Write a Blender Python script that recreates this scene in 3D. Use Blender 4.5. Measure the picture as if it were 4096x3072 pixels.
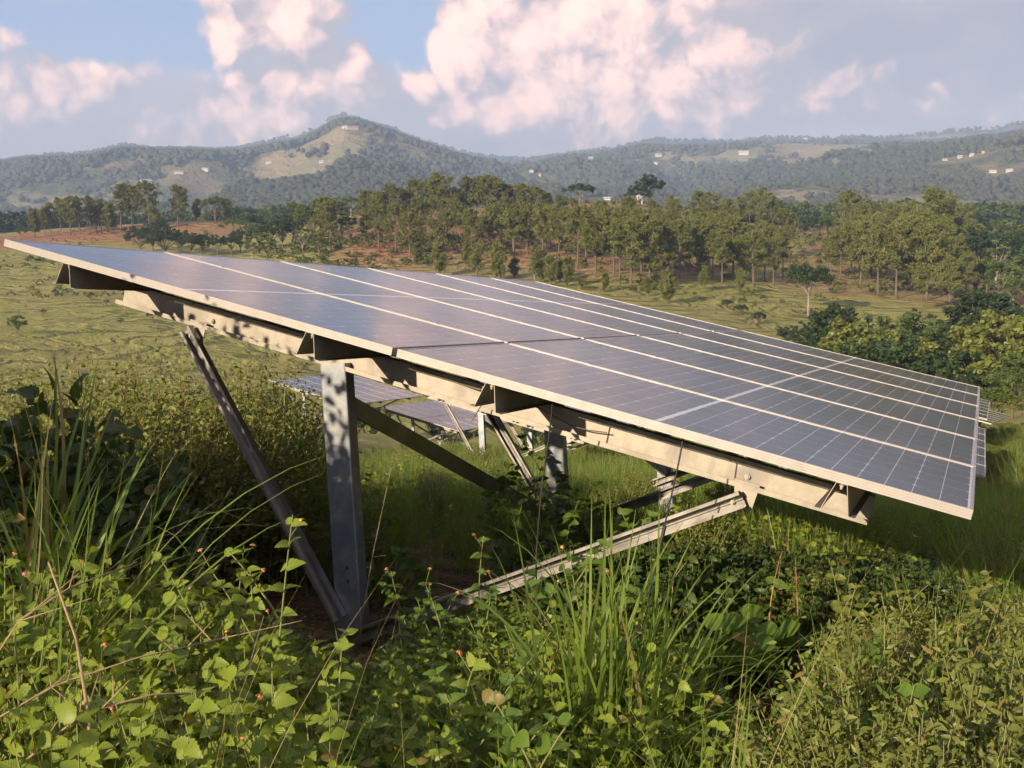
import bpy, math, random
import numpy as np
from mathutils import Vector, Matrix, Euler

R = math.radians
scene = bpy.context.scene
col = scene.collection
for o in list(bpy.data.objects):
    bpy.data.objects.remove(o, do_unlink=True)

# ------------------------------------------------------------------ camera
CAMZ = 1.65                      # eye height above the ground under the camera
PITCH = R(6.0)
FPX = 4277.84                    # focal length in pixels of the 4096 wide picture
cam_data = bpy.data.cameras.new('camera')
cam_data.sensor_width = 36.0
cam_data.lens = FPX / 4096 * 36.0
cam_data.clip_start = 0.05
cam_data.clip_end = 60000.0
cam = bpy.data.objects.new('camera', cam_data)
cam.location = (0, 0, CAMZ)
cam.rotation_euler = (math.pi / 2 - PITCH, 0, 0)
col.objects.link(cam)
scene.camera = cam

# ------------------------------------------------------------------ sun and sky
SUN_TRAVEL = Vector((0.612, 0.724, -0.3186)).normalized()   # the way the light goes
SUN_EL = math.asin(-SUN_TRAVEL.z)
SUN_AZ = math.atan2(-SUN_TRAVEL.x, -SUN_TRAVEL.y)           # from +Y, clockwise
SKY_STRENGTH = 0.07
HAZE = 3.2e-4                    # thickness of the air, per metre
sun_data = bpy.data.lights.new('sun', 'SUN')
sun_data.energy = 5.0
sun_data.angle = R(0.6)
sun_data.color = (1.0, 0.80, 0.56)
sun = bpy.data.objects.new('sun', sun_data)
sun.rotation_euler = SUN_TRAVEL.to_track_quat('-Z', 'Y').to_euler()
sun.location = (-20, -20, 30)
col.objects.link(sun)


class NT:
    """short hand for building node trees"""
    def __init__(self, tree):
        self.t = tree

    def n(self, kind, **kw):
        nd = self.t.nodes.new(kind)
        for k, v in kw.items():
            setattr(nd, k, v)
        return nd

    def put(self, sock, v):
        if isinstance(v, bpy.types.NodeSocket):
            self.t.links.new(v, sock)
        elif v is not None:
            if sock.type == 'RGBA' and not isinstance(v, (int, float)) and len(v) == 3:
                v = (*v, 1.0)
            sock.default_value = v

    def m(self, op, a, b=None, c=None, clamp=False):
        nd = self.n('ShaderNodeMath', operation=op, use_clamp=clamp)
        for i, v in enumerate((a, b, c)):
            if v is not None:
                self.put(nd.inputs[i], v)
        return nd.outputs[0]

    def vm(self, op, a, b=None, scale=None):
        nd = self.n('ShaderNodeVectorMath', operation=op)
        self.put(nd.inputs[0], a)
        if b is not None:
            self.put(nd.inputs[1], b)
        if scale is not None:
            self.put(nd.inputs['Scale'], scale)
        return nd.outputs['Value'] if op in ('DOT_PRODUCT', 'LENGTH', 'DISTANCE') else nd.outputs[0]

    def mix(self, f, a, b, blend='MIX'):
        nd = self.n('ShaderNodeMix', data_type='RGBA', blend_type=blend)
        self.put(nd.inputs[0], f)
        self.put(nd.inputs[6], a)
        self.put(nd.inputs[7], b)
        return nd.outputs[2]

    def smooth(self, v, a, b, lo=0.0, hi=1.0):
        nd = self.n('ShaderNodeMapRange', interpolation_type='SMOOTHSTEP')
        for i, q in enumerate((v, a, b, lo, hi)):
            self.put(nd.inputs[i], q)
        return nd.outputs[0]

    def noise(self, vec, scale, detail=4.0, rough=0.55, dist=0.0, dim='3D', out=0):
        nd = self.n('ShaderNodeTexNoise', noise_dimensions=dim)
        if vec is not None:
            self.put(nd.inputs['Vector'], vec)
        self.put(nd.inputs['Scale'], scale)
        self.put(nd.inputs['Detail'], detail)
        self.put(nd.inputs['Roughness'], rough)
        self.put(nd.inputs['Distortion'], dist)
        return nd.outputs[out]

    def voro(self, vec, scale, feature='F1', smooth=0.5, dim='3D', out=0):
        nd = self.n('ShaderNodeTexVoronoi', feature=feature, voronoi_dimensions=dim)
        self.put(nd.inputs['Vector'], vec)
        self.put(nd.inputs['Scale'], scale)
        if feature == 'SMOOTH_F1':
            self.put(nd.inputs['Smoothness'], smooth)
        return nd.outputs[out]

    def ramp(self, f, stops):
        nd = self.n('ShaderNodeValToRGB')
        e = nd.color_ramp.elements
        while len(e) < len(stops):
            e.new(0.5)
        for q, (p, c) in zip(e, stops):
            q.position = p
            q.color = (*c, 1.0) if len(c) == 3 else c
        self.put(nd.inputs[0], f)
        return nd.outputs[0]

    def xyz(self, a, b, c):
        nd = self.n('ShaderNodeCombineXYZ')
        for i, v in enumerate((a, b, c)):
            self.put(nd.inputs[i], v)
        return nd.outputs[0]

    def sep(self, v):
        nd = self.n('ShaderNodeSeparateXYZ')
        self.put(nd.inputs[0], v)
        return nd.outputs


# directions of things in the sky: azimuth from +Y to the right and elevation, both in radians
def sky_dir(px, py):
    x = (px * 4096 / 2212 - 2048) / FPX
    y = (py * 4096 / 2212 - 1536) / FPX
    d = Vector((x, math.cos(PITCH) - y * math.sin(PITCH), -math.sin(PITCH) - y * math.cos(PITCH))).normalized()
    return math.atan2(d.x, d.y), math.asin(d.z)


world = bpy.data.worlds.new('World')
scene.world = world
world.use_nodes = True
wt = world.node_tree
wt.nodes.clear()
W = NT(wt)
wout = W.n('ShaderNodeOutputWorld')
bg = W.n('ShaderNodeBackground')
wt.links.new(bg.outputs[0], wout.inputs[0])
bg.inputs[1].default_value = SKY_STRENGTH
sky = W.n('ShaderNodeTexSky', sky_type='NISHITA')
sky.sun_disc = False
sky.sun_elevation = SUN_EL
sky.sun_rotation = SUN_AZ
sky.altitude = 600.0
sky.air_density = 1.0
sky.dust_density = 2.0
sky.ozone_density = 1.0

# cumulus heads (centre and half size in the units of the photograph's 2212 wide view, weight)
HEADS = [(615, 55, 85, 70, 1.05), (505, 60, 55, 60, .85), (650, 0, 80, 50, .95), (560, -50, 110, 70, .95), (765, 130, 45, 50, .85), (735, 195, 95, 60, .8),
         (640, 190, 150, 55, .62), (600, 265, 130, 60, .72), (500, 265, 70, 60, .6), (900, 195, 38, 34, .85), (955, 225, 60, 34, .75), (1015, 140, 75, 90, 1.0),
         (1060, 30, 90, 80, 1.0), (1170, 130, 140, 120, 1.1), (1130, 235, 170, 60, 1.0), (1330, 40, 170, 100, 1.05), (1330, 190, 180, 100, 1.1),
         (1490, 20, 130, 60, .95), (1470, 220, 190, 90, 1.0), (1570, 120, 120, 90, .85), (1690, 215, 190, 55, .50), (1950, 225, 180, 30, .22),
         (160, 180, 110, 45, .62), (60, 235, 150, 60, .55), (15, 100, 50, 28, .5), (300, 300, 300, 45, .45), (2150, 230, 190, 40, .30), (1300, -160, 380, 140, 1.0), (620, -150, 160, 90, .9)]
DECK = [(1900, 120, 480, 140, 1.1), (2150, 60, 450, 180, 1.1), (1750, 0, 300, 110, 1.0), (1850, 260, 600, 70, .85), (1200, 290, 600, 70, .95), (650, 260, 380, 80, .8), (150, 280, 420, 90, .75), (690, 165, 130, 45, .7)]

def blobs(N, vec, lst):
    tot = None
    for (cx, cy, sx, sy, w) in lst:
        a0, e0 = sky_dir(cx, cy)
        ka, ke = FPX / (4096 / 2212) / sx, FPX / (4096 / 2212) / sy
        nd = N.n('ShaderNodeVectorMath', operation='MULTIPLY_ADD')
        N.put(nd.inputs[0], vec)
        nd.inputs[1].default_value = (ka, ke, 0.0)
        nd.inputs[2].default_value = (-a0 * ka, -e0 * ke, 0.0)
        v = N.m('MULTIPLY_ADD', N.vm('DOT_PRODUCT', nd.outputs[0], nd.outputs[0]), -0.42 * w, w)
        tot = v if tot is None else N.m('SMOOTH_MAX', tot, v, 0.25)
    return N.m('MAXIMUM', tot, -0.3)


def cloud_group(name, with_deck):
    grp = bpy.data.node_groups.new(name, 'ShaderNodeTree')
    grp.interface.new_socket('P', in_out='INPUT', socket_type='NodeSocketVector')
    grp.interface.new_socket('Head', in_out='OUTPUT', socket_type='NodeSocketFloat')
    grp.interface.new_socket('Deck', in_out='OUTPUT', socket_type='NodeSocketFloat')
    G = NT(grp)
    gi, go = G.n('NodeGroupInput'), G.n('NodeGroupOutput')
    P0 = gi.outputs[0]
    wob = G.vm('SUBTRACT', G.noise(P0, 9.0, 2.0, .55, dim='2D', out=1), (0.5, 0.5, 0.5))
    wob2 = G.vm('SUBTRACT', G.noise(P0, 45.0, 1.0, .6, dim='2D', out=1), (0.5, 0.5, 0.5))
    Pw = G.vm('ADD', P0, G.vm('ADD', G.vm('SCALE', wob, scale=0.045), G.vm('SCALE', wob2, scale=0.014)))
    head = blobs(G, Pw, HEADS)
    # the same kind of cloud goes on round the whole sky
    far_n = G.noise(P0, 2.6, 3.0, .5, dim='2D')
    sp = G.sep(P0)
    outside = G.m('MAXIMUM', G.smooth(G.m('ABSOLUTE', sp[0]), 0.5, 0.75), G.smooth(sp[1], 0.27, 0.42))
    head = G.m('MAXIMUM', head, G.m('MULTIPLY_ADD', G.m('MULTIPLY', G.smooth(far_n, .46, .66), outside), 1.2, -.3))
    bil = G.m('SUBTRACT', 0.45, G.voro(Pw, 26.0, dim='2D'))
    bil2 = G.m('SUBTRACT', 0.42, G.voro(Pw, 62.0, dim='2D'))
    bil3 = G.m('SUBTRACT', G.noise(Pw, 120.0, 2.0, .6, dim='2D'), 0.5)
    hd = G.m('ADD', head, G.m('ADD', G.m('MULTIPLY', bil, 0.34), G.m('ADD', G.m('MULTIPLY', bil2, 0.20), G.m('MULTIPLY', bil3, .22))))
    grp.links.new(hd, go.inputs[0])
    if with_deck:
        deck = G.m('MAXIMUM', blobs(G, Pw, DECK), G.m('MULTIPLY', G.smooth(far_n, .40, .70), outside))
        dk = G.m('ADD', deck, G.m('MULTIPLY', G.m('SUBTRACT', G.noise(G.vm('MULTIPLY', Pw, (1, 2.2, 1)), 11.0, 4.0, .55, dim='2D'), 0.5), 0.9))
        grp.links.new(dk, go.inputs[1])
    return grp


tc = W.n('ShaderNodeTexCoord')
dv = W.sep(W.vm('NORMALIZE', tc.outputs['Generated']))
az = W.m('ARCTAN2', dv[0], dv[1])
el = W.m('ARCSINE', dv[2])
pp = W.xyz(az, el, 0.0)


def field(vec, with_deck):
    g = W.n('ShaderNodeGroup')
    g.node_tree = cloud_group('cloud_field', with_deck)
    wt.links.new(vec, g.inputs[0])
    return g.outputs


c0 = field(pp, True)
c1 = field(W.vm('ADD', pp, (-0.020, 0.016, 0.0)), False)      # a little towards the sun side of each head
K = 1.0 / SKY_STRENGTH * 0.40
head_a = W.smooth(c0[0], 0.02, 0.56)
deck_a = W.smooth(c0[1], 0.0, 0.8)
lit = W.m('ADD', W.m('MULTIPLY', W.m('SUBTRACT', c0[0], c1[0]), 0.9), W.m('MULTIPLY', c0[0], .70))
lit = W.m('ADD', lit, W.m('MULTIPLY', W.m('SUBTRACT', W.noise(pp, 34.0, 4.0, .55, dim='2D'), .5), .6))
lit = W.smooth(lit, 0.12, 1.12)
head_c = W.mix(lit, (0.60 * K, 0.50 * K, 0.52 * K), (2.20 * K, 1.32 * K, 0.98 * K))
deck_c = W.mix(W.smooth(c0[1], .2, 1.3), (0.90 * K, 0.64 * K, 0.57 * K), (0.43 * K, 0.39 * K, 0.42 * K))
base = W.mix(W.smooth(el, -0.02, 0.24), W.mix(.75, sky.outputs[0], (0.62 * K, 0.62 * K, 0.70 * K)), W.mix(.6, sky.outputs[0], (0.34 * K, 0.47 * K, 0.80 * K)))
sk = W.mix(W.m('MULTIPLY', deck_a, 0.85), base, deck_c)
sk = W.mix(W.m('MULTIPLY', head_a, 0.94), sk, head_c)
wt.links.new(sk, bg.inputs[0])
world.cycles.sampling_method = 'MANUAL'
world.cycles.sample_map_resolution = 256

# ------------------------------------------------------------------ exposure and render settings
scene.view_settings.view_transform = 'Standard'
scene.view_settings.look = 'None'
scene.view_settings.exposure = 1.38
scene.view_settings.gamma = 1.0
scene.view_settings.use_curve_mapping = False
scene.render.engine = 'CYCLES'
cy = scene.cycles
cy.use_denoising = True
cy.use_adaptive_sampling = True
cy.adaptive_threshold = 0.03
cy.max_bounces = 6
cy.diffuse_bounces = 2
cy.glossy_bounces = 3
cy.transmission_bounces = 3
cy.volume_bounces = 0
cy.transparent_max_bounces = 6
cy.caustics_reflective = False
cy.caustics_refractive = False
cy.sample_clamp_indirect = 6.0

# ------------------------------------------------------------------ helpers
def new_obj(name, mesh, parent=None):
    o = bpy.data.objects.new(name, mesh)
    col.objects.link(o)
    if parent is not None:
        o.parent = parent
    return o


def empty(name, loc, rot=None):
    o = bpy.data.objects.new(name, None)
    o.empty_display_size = 0.2
    col.objects.link(o)
    if rot is not None:
        o.matrix_world = Matrix.Translation(loc) @ rot.to_4x4()
    else:
        o.location = loc
    return o


def tag(o, label=None, cat=None, group=None, kind=None):
    for k, v in (('label', label), ('category', cat), ('group', group), ('kind', kind)):
        if v is not None:
            o[k] = v
    return o


def np_mesh(name, verts, faces, mat=None, smooth=False):
    """verts (n,3) array; faces (m,k) array or list of such arrays (all quads or all triangles each)"""
    if not isinstance(faces, list):
        faces = [faces]
    me = bpy.data.meshes.new(name)
    verts = np.asarray(verts, np.float32)
    me.vertices.add(len(verts))
    me.vertices.foreach_set('co', verts.ravel())
    if sum(len(f) for f in faces) == 0:
        me.update()
        return me
    loops = np.concatenate([np.asarray(f, np.int32).ravel() for f in faces])
    counts = np.concatenate([np.full(len(f), np.asarray(f).shape[1], np.int32) for f in faces])
    starts = np.concatenate([[0], np.cumsum(counts)[:-1]]).astype(np.int32)
    me.loops.add(len(loops))
    me.loops.foreach_set('vertex_index', loops)
    me.polygons.add(len(counts))
    me.polygons.foreach_set('loop_start', starts)
    if smooth:
        me.polygons.foreach_set('use_smooth', np.ones(len(counts), bool))
    me.update(calc_edges=True)
    if mat is not None:
        me.materials.append(mat)
    return me


class MB:
    """collects polygons, then becomes one mesh"""
    def __init__(self):
        self.v, self.f, self.mi = [], [], []

    def add(self, verts, faces, mi=0):
        b = len(self.v)
        self.v += [tuple(p) for p in verts]
        self.f += [tuple(b + i for i in f) for f in faces]
        self.mi += [mi] * len(faces)

    def box(self, a, b, mi=0):
        (x0, y0, z0), (x1, y1, z1) = a, b
        self.add([(x0, y0, z0), (x1, y0, z0), (x1, y1, z0), (x0, y1, z0), (x0, y0, z1), (x1, y0, z1), (x1, y1, z1), (x0, y1, z1)],
                 [(0, 3, 2, 1), (4, 5, 6, 7), (0, 1, 5, 4), (1, 2, 6, 5), (2, 3, 7, 6), (3, 0, 4, 7)], mi)

    def extrude(self, prof, origin, ex, ey, ez, length, mi=0):
        """closed outline prof [(a, b)] in the plane ex, ey, swept along ez"""
        o, ex, ey, ez = Vector(origin), Vector(ex), Vector(ey), Vector(ez)
        n = len(prof)
        vs = [o + ex * a + ey * b for a, b in prof] + [o + ex * a + ey * b + ez * length for a, b in prof]
        fs = [(i, (i + 1) % n, n + (i + 1) % n, n + i) for i in range(n)]
        fs += [tuple(range(n - 1, -1, -1)), tuple(range(n, 2 * n))]
        self.add(vs, fs, mi)

    def tube(self, pts, rad, seg=6, mi=0, cap=True):
        pts = [Vector(p) for p in pts]
        rad = rad if isinstance(rad, (list, tuple)) else [rad] * len(pts)
        vs, fs = [], []
        up = Vector((0.13, 0.27, 0.95))
        for i, p in enumerate(pts):
            d = (pts[min(i + 1, len(pts) - 1)] - pts[max(i - 1, 0)])
            d = d.normalized() if d.length > 1e-9 else Vector((0, 0, 1))
            a = d.cross(up)
            if a.length < 0.05:
                a = d.cross(Vector((1, 0, 0)))
            a.normalize()
            b = d.cross(a)
            for k in range(seg):
                t = 2 * math.pi * k / seg
                vs.append(p + (a * math.cos(t) + b * math.sin(t)) * rad[i])
        for i in range(len(pts) - 1):
            for k in range(seg):
                fs.append((i * seg + k, i * seg + (k + 1) % seg, (i + 1) * seg + (k + 1) % seg, (i + 1) * seg + k))
        if cap:
            fs.append(tuple(range(seg - 1, -1, -1)))
            fs.append(tuple(range((len(pts) - 1) * seg, len(pts) * seg)))
        self.add(vs, fs, mi)

    def mesh(self, name, mats, smooth=False):
        me = bpy.data.meshes.new(name)
        me.from_pydata(self.v, [], self.f)
        for m_ in (mats if isinstance(mats, (list, tuple)) else [mats]):
            me.materials.append(m_)
        me.polygons.foreach_set('material_index', self.mi)
        if smooth:
            me.polygons.foreach_set('use_smooth', [True] * len(self.f))
        me.update()
        return me

    def build(self, name, mats, parent=None, smooth=False):
        return new_obj(name, self.mesh(name, mats, smooth), parent)


def copy_tree(o, parent=None):
    c = o.copy()
    col.objects.link(c)
    c.parent = parent
    for ch in o.children:
        copy_tree(ch, c)
    return c


# 2D value noise, vectorised
_perm = np.random.default_rng(5).random((256, 256))


def vnoise(x, y):
    xi, yi = np.floor(x).astype(int), np.floor(y).astype(int)
    fx, fy = x - xi, y - yi
    fx, fy = fx * fx * (3 - 2 * fx), fy * fy * (3 - 2 * fy)
    g = lambda a, b: _perm[a & 255, b & 255]
    return (g(xi, yi) * (1 - fx) + g(xi + 1, yi) * fx) * (1 - fy) + (g(xi, yi + 1) * (1 - fx) + g(xi + 1, yi + 1) * fx) * fy


def fbm(x, y, oct=5, gain=0.5):
    x, y = np.asarray(x, float), np.asarray(y, float)
    s, a, t = 0.0, 1.0, 0.0
    for i in range(oct):
        s = s + a * (vnoise(x + 17.3 * i, y + 9.1 * i) - 0.5)
        t += a
        a *= gain
        x, y = x * 2.03, y * 2.03
    return s / t * 2


def sstep(v, a, b):
    t = np.clip((np.asarray(v, float) - a) / (b - a), 0, 1)
    return t * t * (3 - 2 * t)


# ------------------------------------------------------------------ lie of the land
def P(px, py, Y):
    """the point seen at (px, py) of the 2212 wide photograph at forward distance Y"""
    x = (px * 4096 / 2212 - 2048) / FPX
    y = (py * 4096 / 2212 - 1536) / FPX
    d = np.array([x, math.cos(PITCH) - y * math.sin(PITCH), -math.sin(PITCH) - y * math.cos(PITCH)])
    return d * (Y / d[1]) + np.array([0, 0, CAMZ])


A = []
for x, y, z in [(0, 1.2, 0), (-1.5, 1, 0.02), (1.5, 1, 0), (-1, 3, -.05), (1, 3, -.03), (-.9, 5.2, -.18), (1.3, 4.1, -.12), (3, 6, -.4), (-4, 6, -.10), (-2.5, 8, -.4),
                (2.3, 9, -.75), (6.4, 14.7, -1.95), (9.3, 21, -2.35), (12, 29, -3.6), (-.7, 24, -2.9), (-10, 20, -1.9), (-6.6, 42, -4.6), (2, 45, -6.5), (18, 45, -5.2),
                (-20, 45, -5.5), (0, 75, -11.5), (30, 78, -9.5), (-30, 78, -9.0), (10, 110, -10.5), (40, 110, -9.0), (-40, 95, -8.0)]:
    A.append((x, y, z))
for px, py, Y in [(-250, 740, 110), (20, 735, 112), (300, 745, 115), (-250, 620, 185), (100, 622, 190), (150, 535, 265), (350, 548, 250), (-250, 520, 290), (60, 512, 300), (180, 497, 310), (330, 492, 310), (470, 480, 310),
                  (-250, 506, 420), (40, 512, 420), (300, 505, 420), (480, 500, 420),
                  (520, 575, 225), (560, 520, 275), (600, 488, 310), (720, 570, 205), (800, 530, 220), (700, 480, 300), (950, 580, 190), (880, 500, 250), (850, 468, 285), (1000, 458, 290), (1150, 458, 290), (1250, 452, 292),
                  (1150, 530, 220), (1160, 612, 175), (1300, 560, 200), (1400, 440, 305), (1420, 520, 235), (1480, 445, 305), (1560, 492, 300), (1700, 498, 310), (1450, 642, 165), (1700, 622, 190), (1640, 560, 225),
                  (1745, 684, 163), (1500, 720, 140), (1900, 705, 145), (2000, 655, 178), (1780, 540, 245), (1850, 500, 290), (1950, 560, 250), (2100, 570, 250), (2150, 650, 185), (2450, 640, 190), (2450, 560, 270), (2050, 505, 310), (2212, 510, 330), (2450, 505, 330),
                  (1000, 478, 420), (1300, 478, 420), (1600, 490, 420), (1900, 487, 430), (2212, 490, 450), (2450, 490, 450), (-250, 492, 900), (200, 492, 900), (600, 492, 900), (1000, 485, 900), (1400, 478, 900), (1800, 470, 900), (2212, 462, 900), (2450, 462, 900)]:
    A.append(tuple(P(px, py, Y) - np.array([0, 0, 0])))
A = np.array(A)


def lp(x, y):
    r = np.maximum(np.hypot(x, y), 1.2)
    a = np.clip(np.arctan2(x, y), -0.55, 0.55)
    return a * 2.2, np.log(r)


def _phi(d2):
    return 0.5 * d2 * np.log(d2 + 1e-12)


_ax, _ay = lp(A[:, 0], A[:, 1])
_n = len(A)
_K = _phi((_ax[:, None] - _ax) ** 2 + (_ay[:, None] - _ay) ** 2) + np.eye(_n) * 0.002
_Q = np.stack([np.ones(_n), _ax, _ay], 1)
_sys = np.block([[_K, _Q], [_Q.T, np.zeros((3, 3))]])
_scale = np.hypot(A[:, 0], A[:, 1]) + 4.0
_sol = np.linalg.solve(_sys, np.concatenate([(A[:, 2]) / _scale, np.zeros(3)]))

RIDGE = np.array([(-900, 352), (-400, 345), (-200, 350), (0, 343), (60, 335), (150, 330), (190, 327), (245, 315), (270, 312), (330, 315), (400, 316), (470, 318), (520, 317), (580, 306), (640, 295), (690, 275), (715, 257),
                  (745, 247), (775, 251), (800, 260), (840, 272), (870, 285), (920, 302), (980, 322), (1040, 335), (1110, 338), (1160, 336), (1220, 330), (1290, 322), (1350, 313), (1400, 305), (1450, 308), (1550, 307),
                  (1640, 298), (1750, 298), (1850, 298), (1950, 300), (2020, 298), (2100, 288), (2160, 283), (2212, 274), (2500, 258), (3000, 300)], float)
_raz = np.array([math.atan2(*P(a, b, 1.0)[:2]) for a, b in RIDGE])
_rel = np.array([(P(a, b, 1.0)[2] - CAMZ) / math.hypot(*P(a, b, 1.0)[:2]) for a, b in RIDGE])
R_RIDGE = 3200.0


def height(x, y):
    x, y = np.asarray(x, float), np.asarray(y, float)
    sh = x.shape
    x, y = x.ravel(), y.ravel()
    r = np.hypot(x, y)
    az_ = np.arctan2(x, y)
    a, b = lp(x, np.where(y == 0, 1e-6, y))
    bc = np.minimum(b, math.log(900.0))
    z = np.empty(len(x))
    for i in range(0, len(x), 20000):
        s = slice(i, i + 20000)
        d2 = (a[s, None] - _ax) ** 2 + (bc[s, None] - _ay) ** 2
        z[s] = _phi(d2) @ _sol[:_n] + _sol[_n] + a[s] * _sol[_n + 1] + bc[s] * _sol[_n + 2]
    z = z * (np.minimum(r, 900.0) + 4.0)
    wb = sstep(np.abs(az_), 0.62, 1.3)
    z = z * (1 - wb) + wb * (np.minimum(r, 900) * 0.012 * sstep(r, 20, 400))
    # roughness of the near and the middle ground
    z = z + fbm(x / 2.2, y / 2.2, 4) * 0.05 * sstep(r, 1.5, 6) + fbm(x / 14 + 3, y / 14, 4) * 0.5 * sstep(r, 30, 120) + fbm(x / 45, y / 45 + 7, 3) * 1.2 * sstep(r, 100, 220)
    # the far mountains
    t = np.clip((np.log(np.maximum(r, 900.0)) - math.log(900.0)) / (math.log(R_RIDGE) - math.log(900.0)), 0, 1)
    rid = np.interp(az_, _raz, _rel)
    zr = rid * R_RIDGE + CAMZ
    mt = r > 900
    body = z * (1 - t ** 1.25) + zr * t ** 1.25
    spur = fbm(x / 620 + 3, y / 900 + 4, 6, .52)
    gul = np.abs(fbm(x / 420 + 9, y / 620, 5, .5))
    body = body + (spur * 150 - gul * 90 + 16) * np.sin(np.pi * np.minimum(t * .96 + .02, 1)) ** 0.7 * sstep(r, 900, 1300)
    over = np.maximum(r - R_RIDGE, 0)
    body = body - over * 0.16
    z = np.where(mt, body, z)
    # no spur may stand above the line of the ridge
    lim = CAMZ + r * (rid - 0.003 - 0.012 * (1 - t)) 
    z = np.where(mt & (r < R_RIDGE * .985), np.minimum(z, lim), z)
    return z.reshape(sh)


def H(x, y):
    return float(height(np.array([x]), np.array([y]))[0])


def ground_at(px, py, y0=60.0, y1=880.0, n=700):
    """where the ray through (px, py) first meets the ground"""
    ys = np.geomspace(y0, y1, n)
    d = P(px, py, 1.0) - np.array([0, 0, CAMZ])
    X, Z = d[0] * ys, CAMZ + d[2] * ys
    hh = height(X, ys)
    hit = np.nonzero(hh >= Z)[0]
    if len(hit) == 0:
        return None
    i = hit[0]
    return np.array([X[i], ys[i], hh[i]])


# ------------------------------------------------------------------ materials
def mat(name):
    m_ = bpy.data.materials.new(name)
    m_.use_nodes = True
    t = m_.node_tree
    t.nodes.clear()
    N = NT(t)
    out = N.n('ShaderNodeOutputMaterial')
    return m_, N, out


def principled(N, out, color, rough=0.6, metal=0.0, spec=0.5, normal=None, **kw):
    b = N.n('ShaderNodeBsdfPrincipled')
    N.put(b.inputs['Base Color'], color)
    N.put(b.inputs['Roughness'], rough)
    N.put(b.inputs['Metallic'], metal)
    N.put(b.inputs['Specular IOR Level'], spec)
    if normal is not None:
        N.put(b.inputs['Normal'], normal)
    for k, v in kw.items():
        N.put(b.inputs[k], v)
    N.t.links.new(b.outputs[0], out.inputs[0])
    return b


def bump(N, h, strength=0.5, dist=0.01, normal=None):
    nd = N.n('ShaderNodeBump')
    N.put(nd.inputs['Strength'], strength)
    N.put(nd.inputs['Distance'], dist)
    N.put(nd.inputs['Height'], h)
    if normal is not None:
        N.put(nd.inputs['Normal'], normal)
    return nd.outputs[0]


def leaf_mat(name, c_a, c_b, c_old=None, old=0.0, trans=0.45, rough=0.45, vary=9.0, gloss=0.35):
    """foliage: diffuse and light coming through, tints that change from plant to plant and leaf to leaf"""
    m_, N, out = mat(name)
    oi = N.n('ShaderNodeObjectInfo')
    geo = N.n('ShaderNodeNewGeometry')
    n1 = N.noise(geo.outputs['Position'], vary, 2.0, .5)
    rnd = N.m('FRACT', N.m('ADD', oi.outputs['Random'], N.m('MULTIPLY', geo.outputs['Random Per Island'], .77)))
    f = N.m('ADD', N.m('MULTIPLY', rnd, .6), N.m('MULTIPLY', N.smooth(n1, .3, .7), .4))
    c = N.mix(f, c_a, c_b)
    if c_old is not None:
        r2 = N.m('FRACT', N.m('ADD', N.m('MULTIPLY', geo.outputs['Random Per Island'], 13.7), N.m('MULTIPLY', oi.outputs['Random'], 5.3)))
        c = N.mix(N.m('GREATER_THAN', r2, 1.0 - old), c, c_old)
    b = N.n('ShaderNodeBsdfPrincipled')
    N.put(b.inputs['Base Color'], c)
    N.put(b.inputs['Roughness'], rough)
    N.put(b.inputs['Specular IOR Level'], gloss)
    tr = N.n('ShaderNodeBsdfTranslucent')
    N.put(tr.inputs[0], N.mix(1.0, c, (1.25, 1.15, .55), 'MULTIPLY'))
    mx = N.n('ShaderNodeMixShader')
    mx.inputs[0].default_value = trans
    N.t.links.new(b.outputs[0], mx.inputs[1])
    N.t.links.new(tr.outputs[0], mx.inputs[2])
    N.t.links.new(mx.outputs[0], out.inputs[0])
    return m_


def veined_leaf(name, c_a, c_b, vein, trans=.42):
    """leaf of its own object: a pale midrib and slanting side veins along the blade, which lies on local x"""
    m_, N, out = mat(name)
    oi = N.n('ShaderNodeObjectInfo')
    tcn = N.n('ShaderNodeTexCoord')
    q = N.sep(tcn.outputs['Object'])
    ay = N.m('ABSOLUTE', q[1])
    sv = N.m('ABSOLUTE', N.m('SUBTRACT', N.m('FRACT', N.m('MULTIPLY', N.m('SUBTRACT', q[0], N.m('MULTIPLY', ay, .75)), 8.5)), .5))
    mid = N.smooth(ay, .022, .006)
    side = N.m('MULTIPLY', N.smooth(sv, .13, .02), .28)
    blot = N.noise(N.vm('ADD', tcn.outputs['Object'], N.xyz(oi.outputs['Random'], 0.0, 0.0)), 6.0, 3.0, .6)
    c = N.mix(N.m('ADD', N.m('MULTIPLY', oi.outputs['Random'], .7), N.m('MULTIPLY', N.smooth(blot, .3, .7), .3)), c_a, c_b)
    c = N.mix(N.m('MULTIPLY', N.smooth(blot, .66, .74), .6), c, (.24, .20, .05))
    c = N.mix(N.m('MAXIMUM', mid, side), c, vein)
    b = N.n('ShaderNodeBsdfPrincipled')
    N.put(b.inputs['Base Color'], c)
    N.put(b.inputs['Roughness'], .48)
    N.put(b.inputs['Specular IOR Level'], .3)
    N.put(b.inputs['Normal'], bump(N, N.smooth(sv, .0, .45), .22, .012))
    tr = N.n('ShaderNodeBsdfTranslucent')
    N.put(tr.inputs[0], N.mix(1.0, c, (1.25, 1.15, .55), 'MULTIPLY'))
    mx = N.n('ShaderNodeMixShader')
    mx.inputs[0].default_value = trans
    N.t.links.new(b.outputs[0], mx.inputs[1])
    N.t.links.new(tr.outputs[0], mx.inputs[2])
    N.t.links.new(mx.outputs[0], out.inputs[0])
    return m_


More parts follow.
